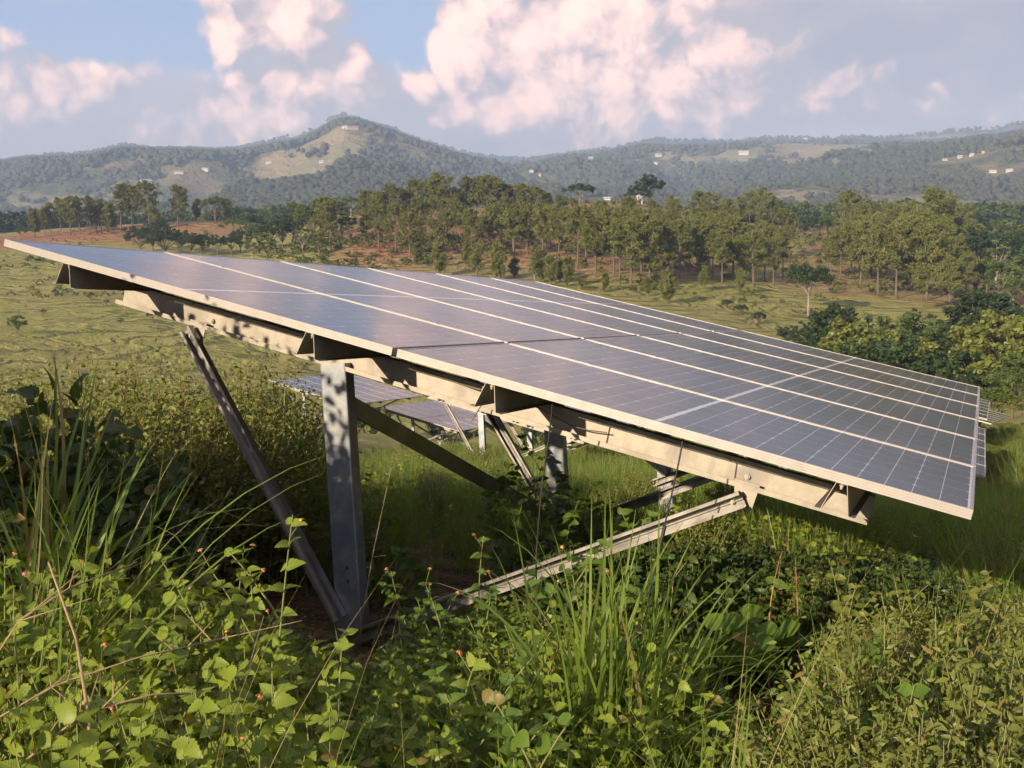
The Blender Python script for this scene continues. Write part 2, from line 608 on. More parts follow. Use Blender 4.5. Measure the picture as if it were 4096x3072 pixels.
def plain_mat(name, c_a, c_b, scale=8.0, rough=0.85, bmp=0.0, dist=0.01):
    m_, N, out = mat(name)
    tcn = N.n('ShaderNodeTexCoord')
    n1 = N.noise(tcn.outputs['Object'], scale, 5.0, .6)
    c = N.mix(N.smooth(n1, .3, .7), c_a, c_b)
    principled(N, out, c, rough, normal=bump(N, n1, bmp, dist) if bmp else None)
    return m_


M = {}
M['lantana'] = leaf_mat('lantana_leaf', (.15, .23, .022), (.25, .31, .040), (.22, .17, .04), .03, .42)
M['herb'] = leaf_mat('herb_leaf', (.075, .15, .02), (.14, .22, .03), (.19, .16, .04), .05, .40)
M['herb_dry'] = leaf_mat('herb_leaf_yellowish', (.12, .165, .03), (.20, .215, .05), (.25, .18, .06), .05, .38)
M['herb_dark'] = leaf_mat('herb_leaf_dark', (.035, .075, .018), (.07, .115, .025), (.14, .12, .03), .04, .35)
M['grass'] = leaf_mat('grass_blade', (.12, .205, .028), (.20, .275, .055), (.27, .22, .09), .03, .45)
M['grass_dry'] = leaf_mat('dry_grass_blade', (.26, .22, .09), (.34, .28, .13), (.2, .14, .07), .15, .3)
M['bush'] = leaf_mat('bush_leaf', (.13, .175, .032), (.22, .24, .055), (.22, .18, .06), .05, .35)
M['pine'] = leaf_mat('pine_needles', (.115, .140, .034), (.195, .205, .055), None, 0, .25, .6, .35, .2)
M['broad'] = leaf_mat('broad_leaf_crown', (.070, .115, .026), (.13, .175, .04), None, 0, .3, .55, .3, .25)
M['broad_dark'] = leaf_mat('dark_leaf_crown', (.028, .058, .018), (.055, .088, .024), None, 0, .25, .55, .3, .25)
M['broad_pale'] = leaf_mat('pale_leaf_crown', (.13, .18, .055), (.19, .23, .085), None, 0, .3, .6, .3, .2)
M['far_tree'] = leaf_mat('far_wood', (.036, .048, .028), (.082, .082, .046), None, 0, .1, .8, .004, .1)
M['lantana_v'] = veined_leaf('veined_lantana_leaf', (.15, .235, .024), (.25, .315, .042), (.29, .35, .08))
M['herb_v'] = veined_leaf('veined_herb_leaf', (.07, .145, .02), (.13, .21, .03), (.17, .24, .06))
M['stem'] = plain_mat('green_stem', (.13, .17, .04), (.20, .20, .07), 30)
M['stem_dry'] = plain_mat('dry_stem', (.24, .17, .09), (.34, .25, .14), 40)
M['stem_red'] = plain_mat('reddish_stem', (.22, .11, .06), (.30, .18, .09), 40)
M['bark'] = plain_mat('bark', (.10, .075, .055), (.17, .13, .10), 3.0, .9)
M['bark_pale'] = plain_mat('pale_bark', (.22, .19, .16), (.32, .28, .24), 2.0, .9)


def flower_mat(name, c_a, c_b):
    m_, N, out = mat(name)
    geo = N.n('ShaderNodeNewGeometry')
    principled(N, out, N.mix(geo.outputs['Random Per Island'], c_a, c_b), .6)
    return m_


M['flower_orange'] = flower_mat('orange_floret', (.62, .28, .07), (.58, .17, .12))
M['flower_pink'] = flower_mat('pink_floret', (.55, .15, .16), (.6, .26, .24))
M['flower_yellow'] = flower_mat('yellow_floret', (.66, .42, .08), (.62, .28, .07))
M['flower_white'] = flower_mat('white_floret', (.8, .76, .72), (.7, .62, .62))


def ground_mat():
    m_, N, out = mat('hillside_ground')
    geo = N.n('ShaderNodeNewGeometry')
    pos = geo.outputs['Position']
    at_ = N.n('ShaderNodeAttribute', attribute_name='cover')
    cv = N.sep(at_.outputs['Vector'])         # x red soil, y pasture, z leaf litter near the camera
    dist = N.vm('LENGTH', pos)
    n_l = N.noise(pos, .035, 3.0, .6)
    n_m = N.noise(pos, .30, 4.0, .65)
    n_s = N.noise(pos, 2.6, 3.0, .65)
    n_f = N.noise(pos, 30.0, 2.0, .6)
    # cattle tracks follow the height lines
    z = N.sep(pos)[2]
    warp = N.m('ADD', N.m('MULTIPLY', N.m('SUBTRACT', N.noise(pos, .035, 3.0, .5), .5), 5.0), N.m('MULTIPLY', N.m('SUBTRACT', n_m, .5), .55))
    tr = N.m('SINE', N.m('MULTIPLY', N.m('ADD', z, warp), 9.5))
    tr2 = N.m('SINE', N.m('MULTIPLY', N.m('ADD', z, N.m('MULTIPLY', warp, 1.6)), 17.0))
    trk = N.m('ADD', N.m('MULTIPLY', tr, .6), N.m('MULTIPLY', tr2, .4))
    tmask = N.m('MULTIPLY', cv[1], N.smooth(dist, 70, 110))
    grass = N.mix(N.smooth(n_m, .3, .72), (.185, .19, .052), (.26, .245, .085))
    grass = N.mix(N.m('MULTIPLY', N.smooth(n_s, .56, .75), .6), grass, (.27, .235, .10))
    grass = N.mix(N.m('MULTIPLY', N.smooth(n_l, .50, .68), .5), grass, (.19, .165, .07))
    grass = N.mix(N.m('MULTIPLY', N.m('MULTIPLY', N.smooth(trk, .35, .9), tmask), .75), grass, (.075, .085, .030))
    soil = N.mix(N.smooth(n_m, .3, .7), (.21, .092, .052), (.30, .155, .095))
    soil = N.mix(N.smooth(n_s, .5, .72), soil, (.20, .16, .07))
    soil = N.mix(N.m('MULTIPLY', N.smooth(n_l, .42, .62), .6), soil, (.20, .165, .08))
    litter = N.mix(N.smooth(n_s, .35, .65), (.055, .045, .022), (.20, .115, .062))
    litter = N.mix(N.smooth(n_f, .5, .7), litter, (.26, .19, .11))
    c = N.mix(cv[0], grass, soil)
    c = N.mix(cv[2], c, litter)
    h = N.m('ADD', N.m('MULTIPLY', trk, N.m('MULTIPLY', tmask, -.34)), N.m('ADD', N.m('MULTIPLY', n_m, .8), N.m('MULTIPLY', n_s, .16)))
    nrm = bump(N, h, .9, .8)
    principled(N, out, c, .95, spec=.1, normal=nrm)
    return m_


def mountain_mat():
    m_, N, out = mat('mountain_cover')
    geo = N.n('ShaderNodeNewGeometry')
    pos = geo.outputs['Position']
    at_ = N.n('ShaderNodeAttribute', attribute_name='open_land')
    n_a = N.noise(pos, .010, 5.0, .62)
    n_b = N.noise(pos, .05, 5.0, .65)
    f = N.smooth(N.m('ADD', at_.outputs['Fac'], N.m('MULTIPLY', N.m('SUBTRACT', n_b, .5), .7)), .40, .62)
    wood = N.mix(N.smooth(n_b, .3, .7), (.036, .056, .024), (.085, .098, .042))
    wood = N.mix(N.smooth(n_a, .46, .62), wood, (.165, .130, .072))
    dry = N.mix(N.smooth(n_a, .35, .65), (.235, .185, .110), (.175, .170, .085))
    dry = N.mix(N.smooth(n_b, .55, .7), dry, (.29, .185, .125))
    principled(N, out, N.mix(f, wood, dry), .95, spec=.05, normal=bump(N, n_b, 1.0, 12.0))
    return m_


M['ground'] = ground_mat()
M['mountain'] = mountain_mat()


# ------------------------------------------------------------------ ground and mountains
def polar(name, az_list, rs, material):
    aa, rr = np.meshgrid(az_list, rs)
    X, Y = rr * np.sin(aa), rr * np.cos(aa)
    Z = height(X, Y)
    na, nr = len(az_list), len(rs)
    idx = np.arange(na * nr).reshape(nr, na)
    q = np.stack([idx[:-1, :-1], idx[:-1, 1:], idx[1:, 1:], idx[1:, :-1]], -1).reshape(-1, 4)
    wrap = np.stack([idx[:-1, -1], idx[:-1, 0], idx[1:, 0], idx[1:, -1]], -1)
    V = np.stack([X, Y, Z], -1).reshape(-1, 3)
    me = np_mesh(name, V, np.concatenate([q, wrap])[:, ::-1], material, True)
    return me, V


az_all = np.concatenate([np.linspace(-.62, .62, 430), np.linspace(.62, 2 * math.pi - .62, 80)[1:-1]])
me, V = polar('ground', az_all, np.concatenate([[0.02], np.geomspace(0.35, 900, 400)]), M['ground'])
vr = np.hypot(V[:, 0], V[:, 1])
vpx = 1106 + V[:, 0] / np.maximum(V[:, 1], .5) * FPX / (4096 / 2212)      # which bearing, as a column of the photograph
hill = sstep(vr, 175, 200) * (1 - sstep(vr, 330, 380))
red = hill * np.maximum(sstep(vpx, 700, 800) * (1 - sstep(vpx, 1250, 1700)) * .95, .35 * sstep(vpx, 1600, 1750)) * np.where(V[:, 1] > 0, 1, 0)
red = np.maximum(red, sstep(vr, 280, 300) * (1 - sstep(vr, 330, 350)) * (1 - sstep(vpx, 480, 560)) * .9)
red = np.clip(red + fbm(V[:, 0] / 18, V[:, 1] / 18, 4) * .9 * (red > .05), 0, 1)
past = sstep(vr, 60, 90)
lit_ = 1 - sstep(vr, 18, 40)
a_ = me.attributes.new('cover', 'FLOAT_VECTOR', 'POINT')
a_.data.foreach_set('vector', np.stack([red, past, lit_], 1).astype(np.float32).ravel())
ground = tag(new_obj('ground', me), 'grassy hillside falling into a valley and rising to reddish slopes', 'ground', kind='structure')

az_m = np.concatenate([np.linspace(-.62, .62, 620), np.linspace(.62, 2 * math.pi - .62, 90)[1:-1]])
me, VM_ = polar('mountains', az_m, np.concatenate([np.geomspace(900, 3190, 150), [3200, 3220, 3260, 3330, 3450, 3600, 3750]]), M['mountain'])
open_land = 0.5 + fbm(VM_[:, 0] / 260, VM_[:, 1] / 260, 5) * .55
mpx = 1106 + VM_[:, 0] / np.maximum(VM_[:, 1], 1) * FPX / (4096 / 2212)
mpy = 896 - 0 * mpx
mel = (VM_[:, 2] - CAMZ) / np.maximum(np.hypot(VM_[:, 0], VM_[:, 1]), 1)
mpy = 586 - mel * FPX / (4096 / 2212)


def patch(cx, cy, sx, sy, w):
    return w * np.exp(-((mpx - cx) / sx) ** 2 - ((mpy - cy) / sy) ** 2)


open_land = open_land - .10 + patch(1720, 345, 170, 26, .5) + patch(690, 385, 90, 25, .35) + patch(800, 262, 60, 14, .35) + patch(2100, 345, 90, 18, .35) + patch(2120, 462, 90, 14, .6) + patch(1480, 350, 60, 20, .25) \
    - patch(330, 340, 240, 26, .25) - patch(450, 430, 260, 40, .2) - patch(1850, 305, 400, 10, .3) - patch(1900, 420, 300, 30, .15)
a_ = me.attributes.new('open_land', 'FLOAT', 'POINT')
a_.data.foreach_set('value', open_land.astype(np.float32))
mountains = tag(new_obj('mountains', me), 'hazy wooded mountain range with a pointed peak', 'mountains', kind='structure')

# ------------------------------------------------------------------ solar tables
def metal_mats():
    m_, N, out = mat('anodised_aluminium')
    tcn = N.n('ShaderNodeTexCoord')
    n1 = N.noise(tcn.outputs['Object'], 18.0, 4.0, .6)
    c = N.mix(N.smooth(n1, .3, .75), (.37, .345, .33), (.31, .29, .275))
    principled(N, out, c, N.smooth(n1, .2, .8, .40, .55), .35, normal=bump(N, n1, .05, .002))
    M['alu'] = m_

    def galv(name, ca, cb, cd, rough, metal):
        m2, N, out = mat(name)
        tcn = N.n('ShaderNodeTexCoord')
        o = tcn.outputs['Object']
        sp = N.voro(o, 55.0, out=1)                                        # zinc crystals
        spg = N.sep(sp)[0]
        st = N.noise(N.vm('MULTIPLY', o, (9, 9, 1.2)), 1.0, 5.0, .6)       # runs and stains down the steel
        bl = N.noise(o, 5.0, 5.0, .62)
        c = N.mix(N.m('MULTIPLY_ADD', spg, .5, .25), ca, cb)
        c = N.mix(N.smooth(bl, .42, .62), c, cd)
        c = N.mix(N.m('MULTIPLY', N.smooth(st, .55, .75), .55), c, (.16, .17, .19))
        rs = N.noise(o, 2.2, 4.0, .6)
        c = N.mix(N.m('MULTIPLY', N.smooth(rs, .62, .75), .45), c, (.30, .18, .09))
        principled(N, out, c, N.m('MULTIPLY_ADD', bl, .25, rough), metal, normal=bump(N, N.m('ADD', spg, bl), .10, .002))
        return m2
    M['galv'] = galv('galvanised_post', (.26, .28, .31), (.36, .37, .38), (.20, .23, .27), .30, .60)
    M['zinc'] = galv('zinc_coated_steel', (.30, .275, .235), (.38, .345, .29), (.26, .24, .21), .40, .40)
    m_, N, out = mat('bright_channel')
    tcn = N.n('ShaderNodeTexCoord')
    n1 = N.noise(tcn.outputs['Object'], 9.0, 5.0, .6)
    principled(N, out, N.mix(N.smooth(n1, .3, .7), (.30, .29, .275), (.42, .40, .375)), N.m('MULTIPLY_ADD', n1, .25, .22), .75)
    M['channel'] = m_
    M['bolt'] = plain_mat('bolt_steel', (.32, .28, .22), (.46, .42, .36), 60, .5)
    M['cable'] = plain_mat('black_cable', (.018, .017, .016), (.035, .03, .028), 30, .55)
    M['cable_dusty'] = plain_mat('dusty_cable', (.10, .08, .055), (.16, .13, .09), 30, .7)


def pv_mat(name, ca, cb, dust):
    m_, N, out = mat(name)
    tcn = N.n('ShaderNodeTexCoord')
    geo = N.n('ShaderNodeNewGeometry')
    pos = geo.outputs['Position']
    d1 = N.noise(pos, 1.3, 5.0, .65)
    d2 = N.noise(pos, 14.0, 4.0, .6)
    sp = N.voro(pos, 24.0)
    dd = N.m('ADD', N.smooth(d1, .30, .75, dust * .6, dust * 1.25), N.m('MULTIPLY', N.smooth(d2, .5, .8), dust * .5))
    c = N.mix(N.noise(pos, 3.0), ca, cb)
    c = N.mix(dd, c, (.32, .25, .25))
    c = N.mix(N.m('MULTIPLY', N.smooth(sp, .035, .012), N.smooth(d1, .52, .6)), c, (.5, .48, .44))
    b = principled(N, out, c, .6, spec=0.0)
    b.inputs['Coat Weight'].default_value = 1.0
    b.inputs['Coat IOR'].default_value = 1.55
    N.put(b.inputs['Coat Roughness'], N.smooth(d1, .3, .8, .13, .20))
    return m_


metal_mats()
M['cell'] = pv_mat('solar_cell', (.010, .010, .016), (.014, .013, .020), .11)
M['sheet'] = pv_mat('white_back_sheet', (.62, .60, .61), (.68, .66, .67), .10)
M['under'] = plain_mat('panel_underside', (.55, .55, .54), (.62, .61, .60), 4, .6)
M['box'] = plain_mat('junction_box', (.03, .03, .03), (.05, .05, .05), 10, .5)

PW, PL, PIT, GAP, FH = 1.134, 2.278, 1.1506, 0.0253, 0.035
T_U = Vector((0.40323, 0.91429, -0.03837)).normalized()
T_V = Vector((0.89135, -0.40191, -0.20965))
T_V = (T_V - T_U * T_V.dot(T_U)).normalized()
T_N = T_U.cross(T_V)                                # points down, away from the glass
T_ROT = Matrix((T_U, -T_V, -T_N)).transposed()      # local x along the row, y up the slope, z out of the glass
T_O = Vector((-2.52948, 5.37811, 0.16196 + CAMZ))
BASE = (0.6, 2.1, 1.75)                             # u, v, n of the foot of the first post


def tl(u, v, n, base=BASE):
    return Vector((u - base[0], -(v - base[1]), -(n - base[2])))


def frame_mesh():
    mb = MB()
    g = 0.0016
    side = [(0, 0), (0, -.007), (g, -.0075), (g, -.0085), (0, -.009), (0, -.016), (g, -.0165), (g, -.0175), (0, -.018), (0, -.025), (g, -.0255), (g, -.0265), (0, -.027), (0, -FH), (.028, -FH), (.028, -FH + .002),
            (.002 + g, -FH + .002), (.002 + g, -.0075), (.011, -.0075), (.011, 0)]
    # long sides run the whole length, short sides sit between them
    mb.extrude(side, (0, 0, 0), (1, 0, 0), (0, 0, 1), (0, -1, 0), PL)
    mb.extrude(side, (PW, 0, 0), (-1, 0, 0), (0, 0, 1), (0, -1, 0), PL)
    e = .0302
    short = [(0, -.0005), (0, -FH), (.028, -FH), (.028, -FH + .002), (.002, -FH + .002), (.002, -.0075), (.011, -.0075), (.011, -.0005)]
    mb.extrude(short, (.0112, 0, 0), (0, -1, 0), (0, 0, 1), (1, 0, 0), PW - .0224)
    mb.extrude(short, (.0112, -PL, 0), (0, 1, 0), (0, 0, 1), (1, 0, 0), PW - .0224)
    return mb.mesh('panel_frame', M['alu'])


def cell_positions():
    cw, ch, g = .1812, .0900, .0026
    x0 = (PW - 6 * cw - 5 * g) / 2
    mid = .022
    tot = 24 * ch + 22 * g + mid
    y = (PL - tot) / 2
    out = []
    for r in range(24):
        for k in range(6):
            out.append((x0 + k * (cw + g), y, r % 2))
        y += ch + (mid if r == 11 else g)
    return out, cw, ch


CELLS, CW, CH = cell_positions()


def cell_outline(flip):
    c = .0085
    if flip:
        return [(0, 0), (CW, 0), (CW, CH - c), (CW - c, CH), (c, CH), (0, CH - c)]
    return [(c, 0), (CW - c, 0), (CW, c), (CW, CH), (0, CH), (0, c)]


def cell_mesh(flip):
    mb = MB()
    mb.add([(a, -b, 0) for a, b in cell_outline(flip)], [(5, 4, 3, 2, 1, 0)])
    return mb.mesh('cell', M['cell'])


cell_me = [cell_mesh(0), cell_mesh(1)]
mb = MB()
for cx, cy_, fl in CELLS:
    mb.add([(cx + a, -cy_ - b, 0) for a, b in cell_outline(fl)], [(5, 4, 3, 2, 1, 0)])
cells_joined = mb.mesh('cell_grid', M['cell'])
mb = MB()
mb.add([(.0108, -.0108, 0), (PW - .0108, -.0108, 0), (PW - .0108, -PL + .0108, 0), (.0108, -PL + .0108, 0)], [(3, 2, 1, 0)], 0)
mb.add([(.0108, -.0108, -.004), (PW - .0108, -.0108, -.004), (PW - .0108, -PL + .0108, -.004), (.0108, -PL + .0108, -.004)], [(0, 1, 2, 3)], 1)
sheet_me = mb.mesh('back_sheet', [M['sheet'], M['under']])
mb = MB()
mb.box((0, 0, 0), (.10, -.055, -.018))
jbox_me = mb.mesh('junction_box', M['box'])
frame_me = frame_mesh()


def solar_panel(root, u, v, split, base=BASE):
    fr = new_obj('solar_panel', frame_me, root)
    fr.location = tl(u, v, 0, base)
    sh = new_obj('back_sheet', sheet_me, fr)
    sh.location.z = -.0026
    if split:
        for cx, cy_, fl in CELLS:
            c = new_obj('cell', cell_me[fl], fr)
            c.location = (cx, -cy_, -.00248)
    else:
        c = new_obj('cell_grid', cells_joined, fr)
        c.location.z = -.00248
        c['kind'] = 'stuff'
    for k in (.25, .5, .75):
        j = new_obj('junction_box', jbox_me, fr)
        j.location = (PW * k - .05, -PL / 2 + .03, -.0075)
    return fr


def c_profile(h, w, lip, t):
    """lipped channel: back on the y axis, flanges towards +x, lips closing in"""
    o = [(0, 0), (w, 0), (w, lip), (w - t, lip), (w - t, t), (t, t), (t, h - t), (w - t, h - t), (w - t, h - lip), (w, h - lip), (w, h), (0, h)]
    return o


LEN_U = 5 * PIT + PW


def table_parts(root, base=BASE, frames=(.60, 3.45, 6.30), detail=True):
    L_ = lambda u, v, n: tl(u, v, n, base)
    # purlins: hat section, open below
    t = .0022
    hat = [(-.020, 0), (.020, 0), (.050, -.105), (.074, -.105), (.074, -.105 + t), (.0505 + t * .3, -.105 + t), (.0205 + t, t * 0 + .0), (.0205 + t, .0)]
    hat = [(-.020, 0), (.020, 0), (.050, -.108), (.072, -.108), (.072, -.108 - t), (.048, -.108 - t), (.0183, -t), (-.0183, -t), (-.048, -.108 - t), (-.072, -.108 - t), (-.072, -.108), (-.050, -.108)]
    for v in (.42, 1.86, 2.745, 4.15):
        mb = MB()
        o = L_(0.004, v, FH + .0006)
        mb.extrude(hat, o, (0, -1, 0), (0, 0, 1), (1, 0, 0), LEN_U - .008)
        pu = mb.build('purlin', M['zinc'], root)
        if detail:
            for uu in (.03, .62):
                mb = MB()
                mb.tube([L_(uu, v, FH + .003), L_(uu, v, FH + .026)], .0045, 8)
                mb.tube([L_(uu, v, FH + .010), L_(uu, v, FH + .017)], .0085, 6)
                mb.build('bolt', M['bolt'], pu)
    nt = FH + .0006 + .108 + t + .0006                # top of the rafters
    RH, RW = .120, .058
    for fi, uf in enumerate(frames):
        # rafter: lipped channel, open towards the near end of the row
        mb = MB()
        mb.extrude(c_profile(RH, RW, .022, .0035), L_(uf + .012, .24, nt + RH), (-1, 0, 0), (0, 0, 1), (0, -1, 0), 4.24 - .24)
        ra = mb.build('rafter', M['zinc'], root)
        # post
        top = L_(uf - .05, 1.585, nt + RH + .004)
        lean = Vector((.039 * -1, -.305, -1.0)).normalized()
        lean = (L_(uf - .05, 1.585 + .30 * 1.6, nt + RH + 1.6) - L_(uf - .05, 1.585, nt + RH)).normalized()
        ln = 1.95
        ex = Vector((0, -1, 0)) - lean * lean.dot(Vector((0, -1, 0)))
        ex.normalize()
        ez = lean.cross(ex)
        if ez.x < 0:
            ez = -ez
        mb = MB()
        w_, d_, tt, lip = .148, .075, .004, .020
        cr = .008
        prof = [(0, cr), (cr * .3, cr * .3), (cr, 0), (w_ - cr, 0), (w_ - cr * .3, cr * .3), (w_, cr), (w_, d_), (w_ - lip, d_), (w_ - lip, d_ - tt), (w_ - tt, d_ - tt), (w_ - tt, tt + cr), (w_ - tt - cr, tt), (tt + cr, tt), (tt, tt + cr), (tt, d_ - tt), (lip, d_ - tt), (lip, d_), (0, d_)]
        mb.extrude(prof, top, ex, ez, lean, ln)
        po = mb.build('post', M['galv'], root)
        if detail:
            for nn in (1.235, 1.297):
                k = (nn - (nt + RH)) / -lean.z
                c = top + lean * k + ex * .087 - ez * .0012
                mb = MB()
                ring = [(math.cos(a) * .0085, math.sin(a) * .0105) for a in [2 * math.pi * q / 10 for q in range(10)]]
                mb.add([c + ex * a + lean * b for a, b in ring], [tuple(range(10))])
                mb.build('bolt_hole', M['box'], po)
        # braces from the foot of the post to the rafter, lipped channels open to the near side

        def brace(v0, n0, v1, n1, wid, off, name='brace', tilt=0.0, matl='channel'):
            a, b = L_(uf + off, v0, n0), L_(uf + off, v1, n1)
            d = (b - a)
            ln_ = d.length
            d.normalize()
            side = Vector((1, 0, 0)).cross(d).normalized()
            if side.z < 0:
                side = -side
            outw = Vector((-1, 0, 0))
            mb = MB()
            tt = .003
            rib = .006
            pr = [(0, 0), (.040, 0), (.040, .014), (.037, .014), (.037, tt), (tt, tt), (tt, wid * .40), (tt + rib, wid * .46), (tt + rib, wid * .54), (tt, wid * .60), (tt, wid - tt), (.037, wid - tt), (.037, wid - .014), (.040, wid - .014), (.040, wid),
                  (0, wid), (0, wid * .60 + .002), (rib, wid * .54 + .002), (rib, wid * .46 - .002), (0, wid * .40 - .002)]
            mb.extrude(pr, a - side * wid / 2, outw, side, d, ln_)
            br = mb.build(name, M[matl], root)
            if detail:
                for k in (.045, ln_ - .045):
                    mb = MB()
                    c = a + d * k
                    mb.tube([c + outw * .010, c + outw * .018], .0105, 6)
                    mb.tube([c + outw * .016, c + outw * .026], .0055, 6)
                    mb.build('bolt', M['bolt'], br)
            return br
        brace(1.985, 1.465, .765, nt + RH + .018, .070, -.055)
        brace(1.955, 1.620, 3.745, nt + RH + .035, .070, -.062)
        # gusset plates under the rafter
        for vv in (.80, 3.74):
            mb = MB()
            p0, p1 = L_(uf - .034, vv - .055, nt + RH - .03), L_(uf - .034, vv + .055, nt + RH - .03)
            q0, q1 = L_(uf - .034, vv - .028, nt + RH + .085), L_(uf - .034, vv + .045, nt + RH + .085)
            dx = Vector((.005, 0, 0))
            pts = [p0, p1, q1, q0]
            mb.add(pts + [p + dx for p in pts], [(0, 1, 2, 3), (7, 6, 5, 4), (0, 4, 5, 1), (1, 5, 6, 2), (2, 6, 7, 3), (3, 7, 4, 0)])
            mb.build('gusset_plate', M['zinc'], root)
        if detail:
            for vv in (.86, 3.73):
                mb = MB()
                c = L_(uf + .006, vv, nt + .075)
                mb.tube([c, c + Vector((-.010, 0, 0))], .013, 6)
                mb.tube([c + Vector((-.010, 0, 0)), c + Vector((-.016, 0, 0))], .007, 6)
                mb.build('bolt', M['bolt'], ra)
    # long braces between the posts
    for i, (fa, fb) in enumerate(zip(frames[:-1], frames[1:])):
        a, b = L_(fa + .03, 1.765, .44), L_(fb - .02, 2.08, 1.50)
        d = (b - a)
        ln_ = d.length
        d.normalize()
        side = Vector((0, -1, 0)).cross(d).normalized()
        outw = side.cross(d).normalized()
        mb = MB()
        mb.extrude(c_profile(.085, .045, .014, .003), a - side * .04, outw, side, d, ln_)
        mb.build('long_brace', M['channel'], root)


def clamps(root, base=BASE):
    L_ = lambda u, v, n: tl(u, v, n, base)
    for k in range(1, 6):
        u = k * PIT - (PIT - PW) / 2
        for v in (.42, 1.86, 2.745, 4.15):
            mb = MB()
            mb.box(L_(u - .013, v - .022, .002), L_(u + .013, v + .022, -.0014))
            mb.tube([L_(u, v, -.001), L_(u, v, -.004)], .005, 6)
            mb.build('mid_clamp', M['alu'], root)
        mb = MB()
        mb.box(L_(u - .010, PL + .004, .004), L_(u + .010, PL + GAP - .004, -.004))
        mb.build('bonding_clip', M['alu'], root)


# --- the near table, in full
table = empty('solar_table', T_O + T_ROT @ (Vector((BASE[0], -BASE[1], -BASE[2]))), T_ROT)
tag(table, 'large near solar table of two rows of six panels on steel posts', 'solar table')
for r_ in range(2):
    for c_ in range(6):
        solar_panel(table, c_ * PIT, r_ * (PL + GAP), c_ == 0)
table_parts(table)
clamps(table)


def cable(pts, rad, name, matl, root, sub=8):
    """smooth cable through the points u, v, n"""
    q = [tl(*p) for p in pts]
    out = []
    for i in range(len(q) - 1):
        p0, p1, p2, p3 = q[max(i - 1, 0)], q[i], q[i + 1], q[min(i + 2, len(q) - 1)]
        for k in range(sub):
            t = k / sub
            out.append(.5 * ((2 * p1) + (p2 - p0) * t + (2 * p0 - 5 * p1 + 4 * p2 - p3) * t * t + (3 * p1 - p0 - 3 * p2 + p3) * t ** 3))
    out.append(q[-1])
    mb = MB()
    mb.tube(out, rad, 6)
    return mb.build(name, matl, root, True)


cable([(.30, 1.98, .05), (.42, 2.10, .11), (.50, 2.30, .155), (.52, 2.55, .16), (.55, 2.70, .10)], .0035, 'cable', M['cable_dusty'], table)
cable([(.35, .95, .05), (.48, 1.05, .105), (.5, 1.3, .125), (.52, 1.6, .125), (.55, 1.78, .08)], .0035, 'cable', M['cable'], table)
cable([(.2, 2.95, .06), (.22, 2.96, .2), (.24, 2.98, .5), (.25, 3.04, .85), (.24, 3.16, 1.02), (.22, 3.30, 1.06), (.20, 3.44, 1.02), (.18, 3.53, .86), (.17, 3.535, .6), (.17, 3.53, .2), (.18, 3.52, .05)], .0034, 'cable', M['cable'], table)
cn = MB()
cn.tube([tl(.17, 3.535, .42), tl(.17, 3.535, .49)], .0075, 8)
cn.tube([tl(.17, 3.535, .49), tl(.17, 3.536, .53)], .010, 8)
cn.tube([tl(.17, 3.536, .53), tl(.17, 3.536, .62)], .0075, 8)
cn.build('cable_connector', M['cable'], table)
cable([(.45, 2.5, .30), (.5, 2.55, .18), (.53, 2.75, .17), (.54, 2.95, .21), (.56, 3.1, .20)], .003, 'cable', M['cable_dusty'], table)
cable([(.62, 3.35, .06), (1.0, 3.4, .09), (1.6, 3.42, .07), (2.2, 3.4, .10), (2.9, 3.42, .07)], .0035, 'cable', M['cable'], table)


# --- the other tables, copies with plainer panels
def plain_table():
    root = empty('solar_table', (0, 0, 0), T_ROT)
    for r_ in range(2):
        for c_ in range(6):
            solar_panel(root, c_ * PIT, r_ * (PL + GAP), False)
    table_parts(root, detail=False)
    return root


far_proto = plain_table()


def corner_world(u, v, root_rot, root_loc):
    return root_loc + root_rot @ tl(u, v, 0)


def place_table(o, corner_uv, at, yaw=0.0, roll=0.0, label=''):
    """put the table so that the panel corner (u, v) is at the world point at"""
    rot = (Matrix.Rotation(yaw, 3, 'Z') @ T_ROT @ Matrix.Rotation(roll, 3, 'Y'))
    loc = Vector(at) - rot @ tl(corner_uv[0], corner_uv[1], 0)
    o.matrix_world = Matrix.Translation(loc) @ rot.to_4x4()
    tag(o, label, 'solar table', 'solar tables down the slope')


VB = 2 * PL + GAP
spots = [((0, VB), P(2130, 1029, 14.7), 0, R(.0), 'second solar table in line, its lower edge showing past the near table'),
         ((0, VB), P(2133, 905, 22.4), R(-1.0), R(1.0), 'third solar table in line, a narrow strip behind the second one'),
         ((0, VB), P(2142, 915, 33.0), R(-6), R(2.5), 'farthest solar table in line at the right, ends of its purlins showing'),
         ((LEN_U, 0), P(752, 807, 56.0), 0, R(.5), 'distant solar table seen from above left of the near post'),
         ((0, VB), P(991, 931, 52.0), 0, R(1.0), 'lowest distant solar table, seen under the edge of another'),
         ((.6, 1.6), P(1040, 868, 24.5), 0, R(1.5), 'solar table behind the near one, its lit post and brace showing')]
for i, (cuv, at_p, yaw, roll, lab) in enumerate(spots):
    o = far_proto if i == 0 else copy_tree(far_proto)
    place_table(o, cuv, at_p, yaw, roll, lab)

# ------------------------------------------------------------------ trees
def quads_mesh(name, centers, right, up, matl):
    """leaf faces: a quad each, given by half axes"""
    c, r_, u_ = (np.asarray(a, np.float32) for a in (centers, right, up))
    v = np.stack([c - r_ - u_, c + r_ - u_, c + r_ + u_, c - r_ + u_], 1).reshape(-1, 3)
    f = np.arange(len(v), dtype=np.int32).reshape(-1, 4)
    return np_mesh(name, v, f, matl)


def unit(a):
    return a / np.maximum(np.linalg.norm(a, axis=-1, keepdims=True), 1e-9)


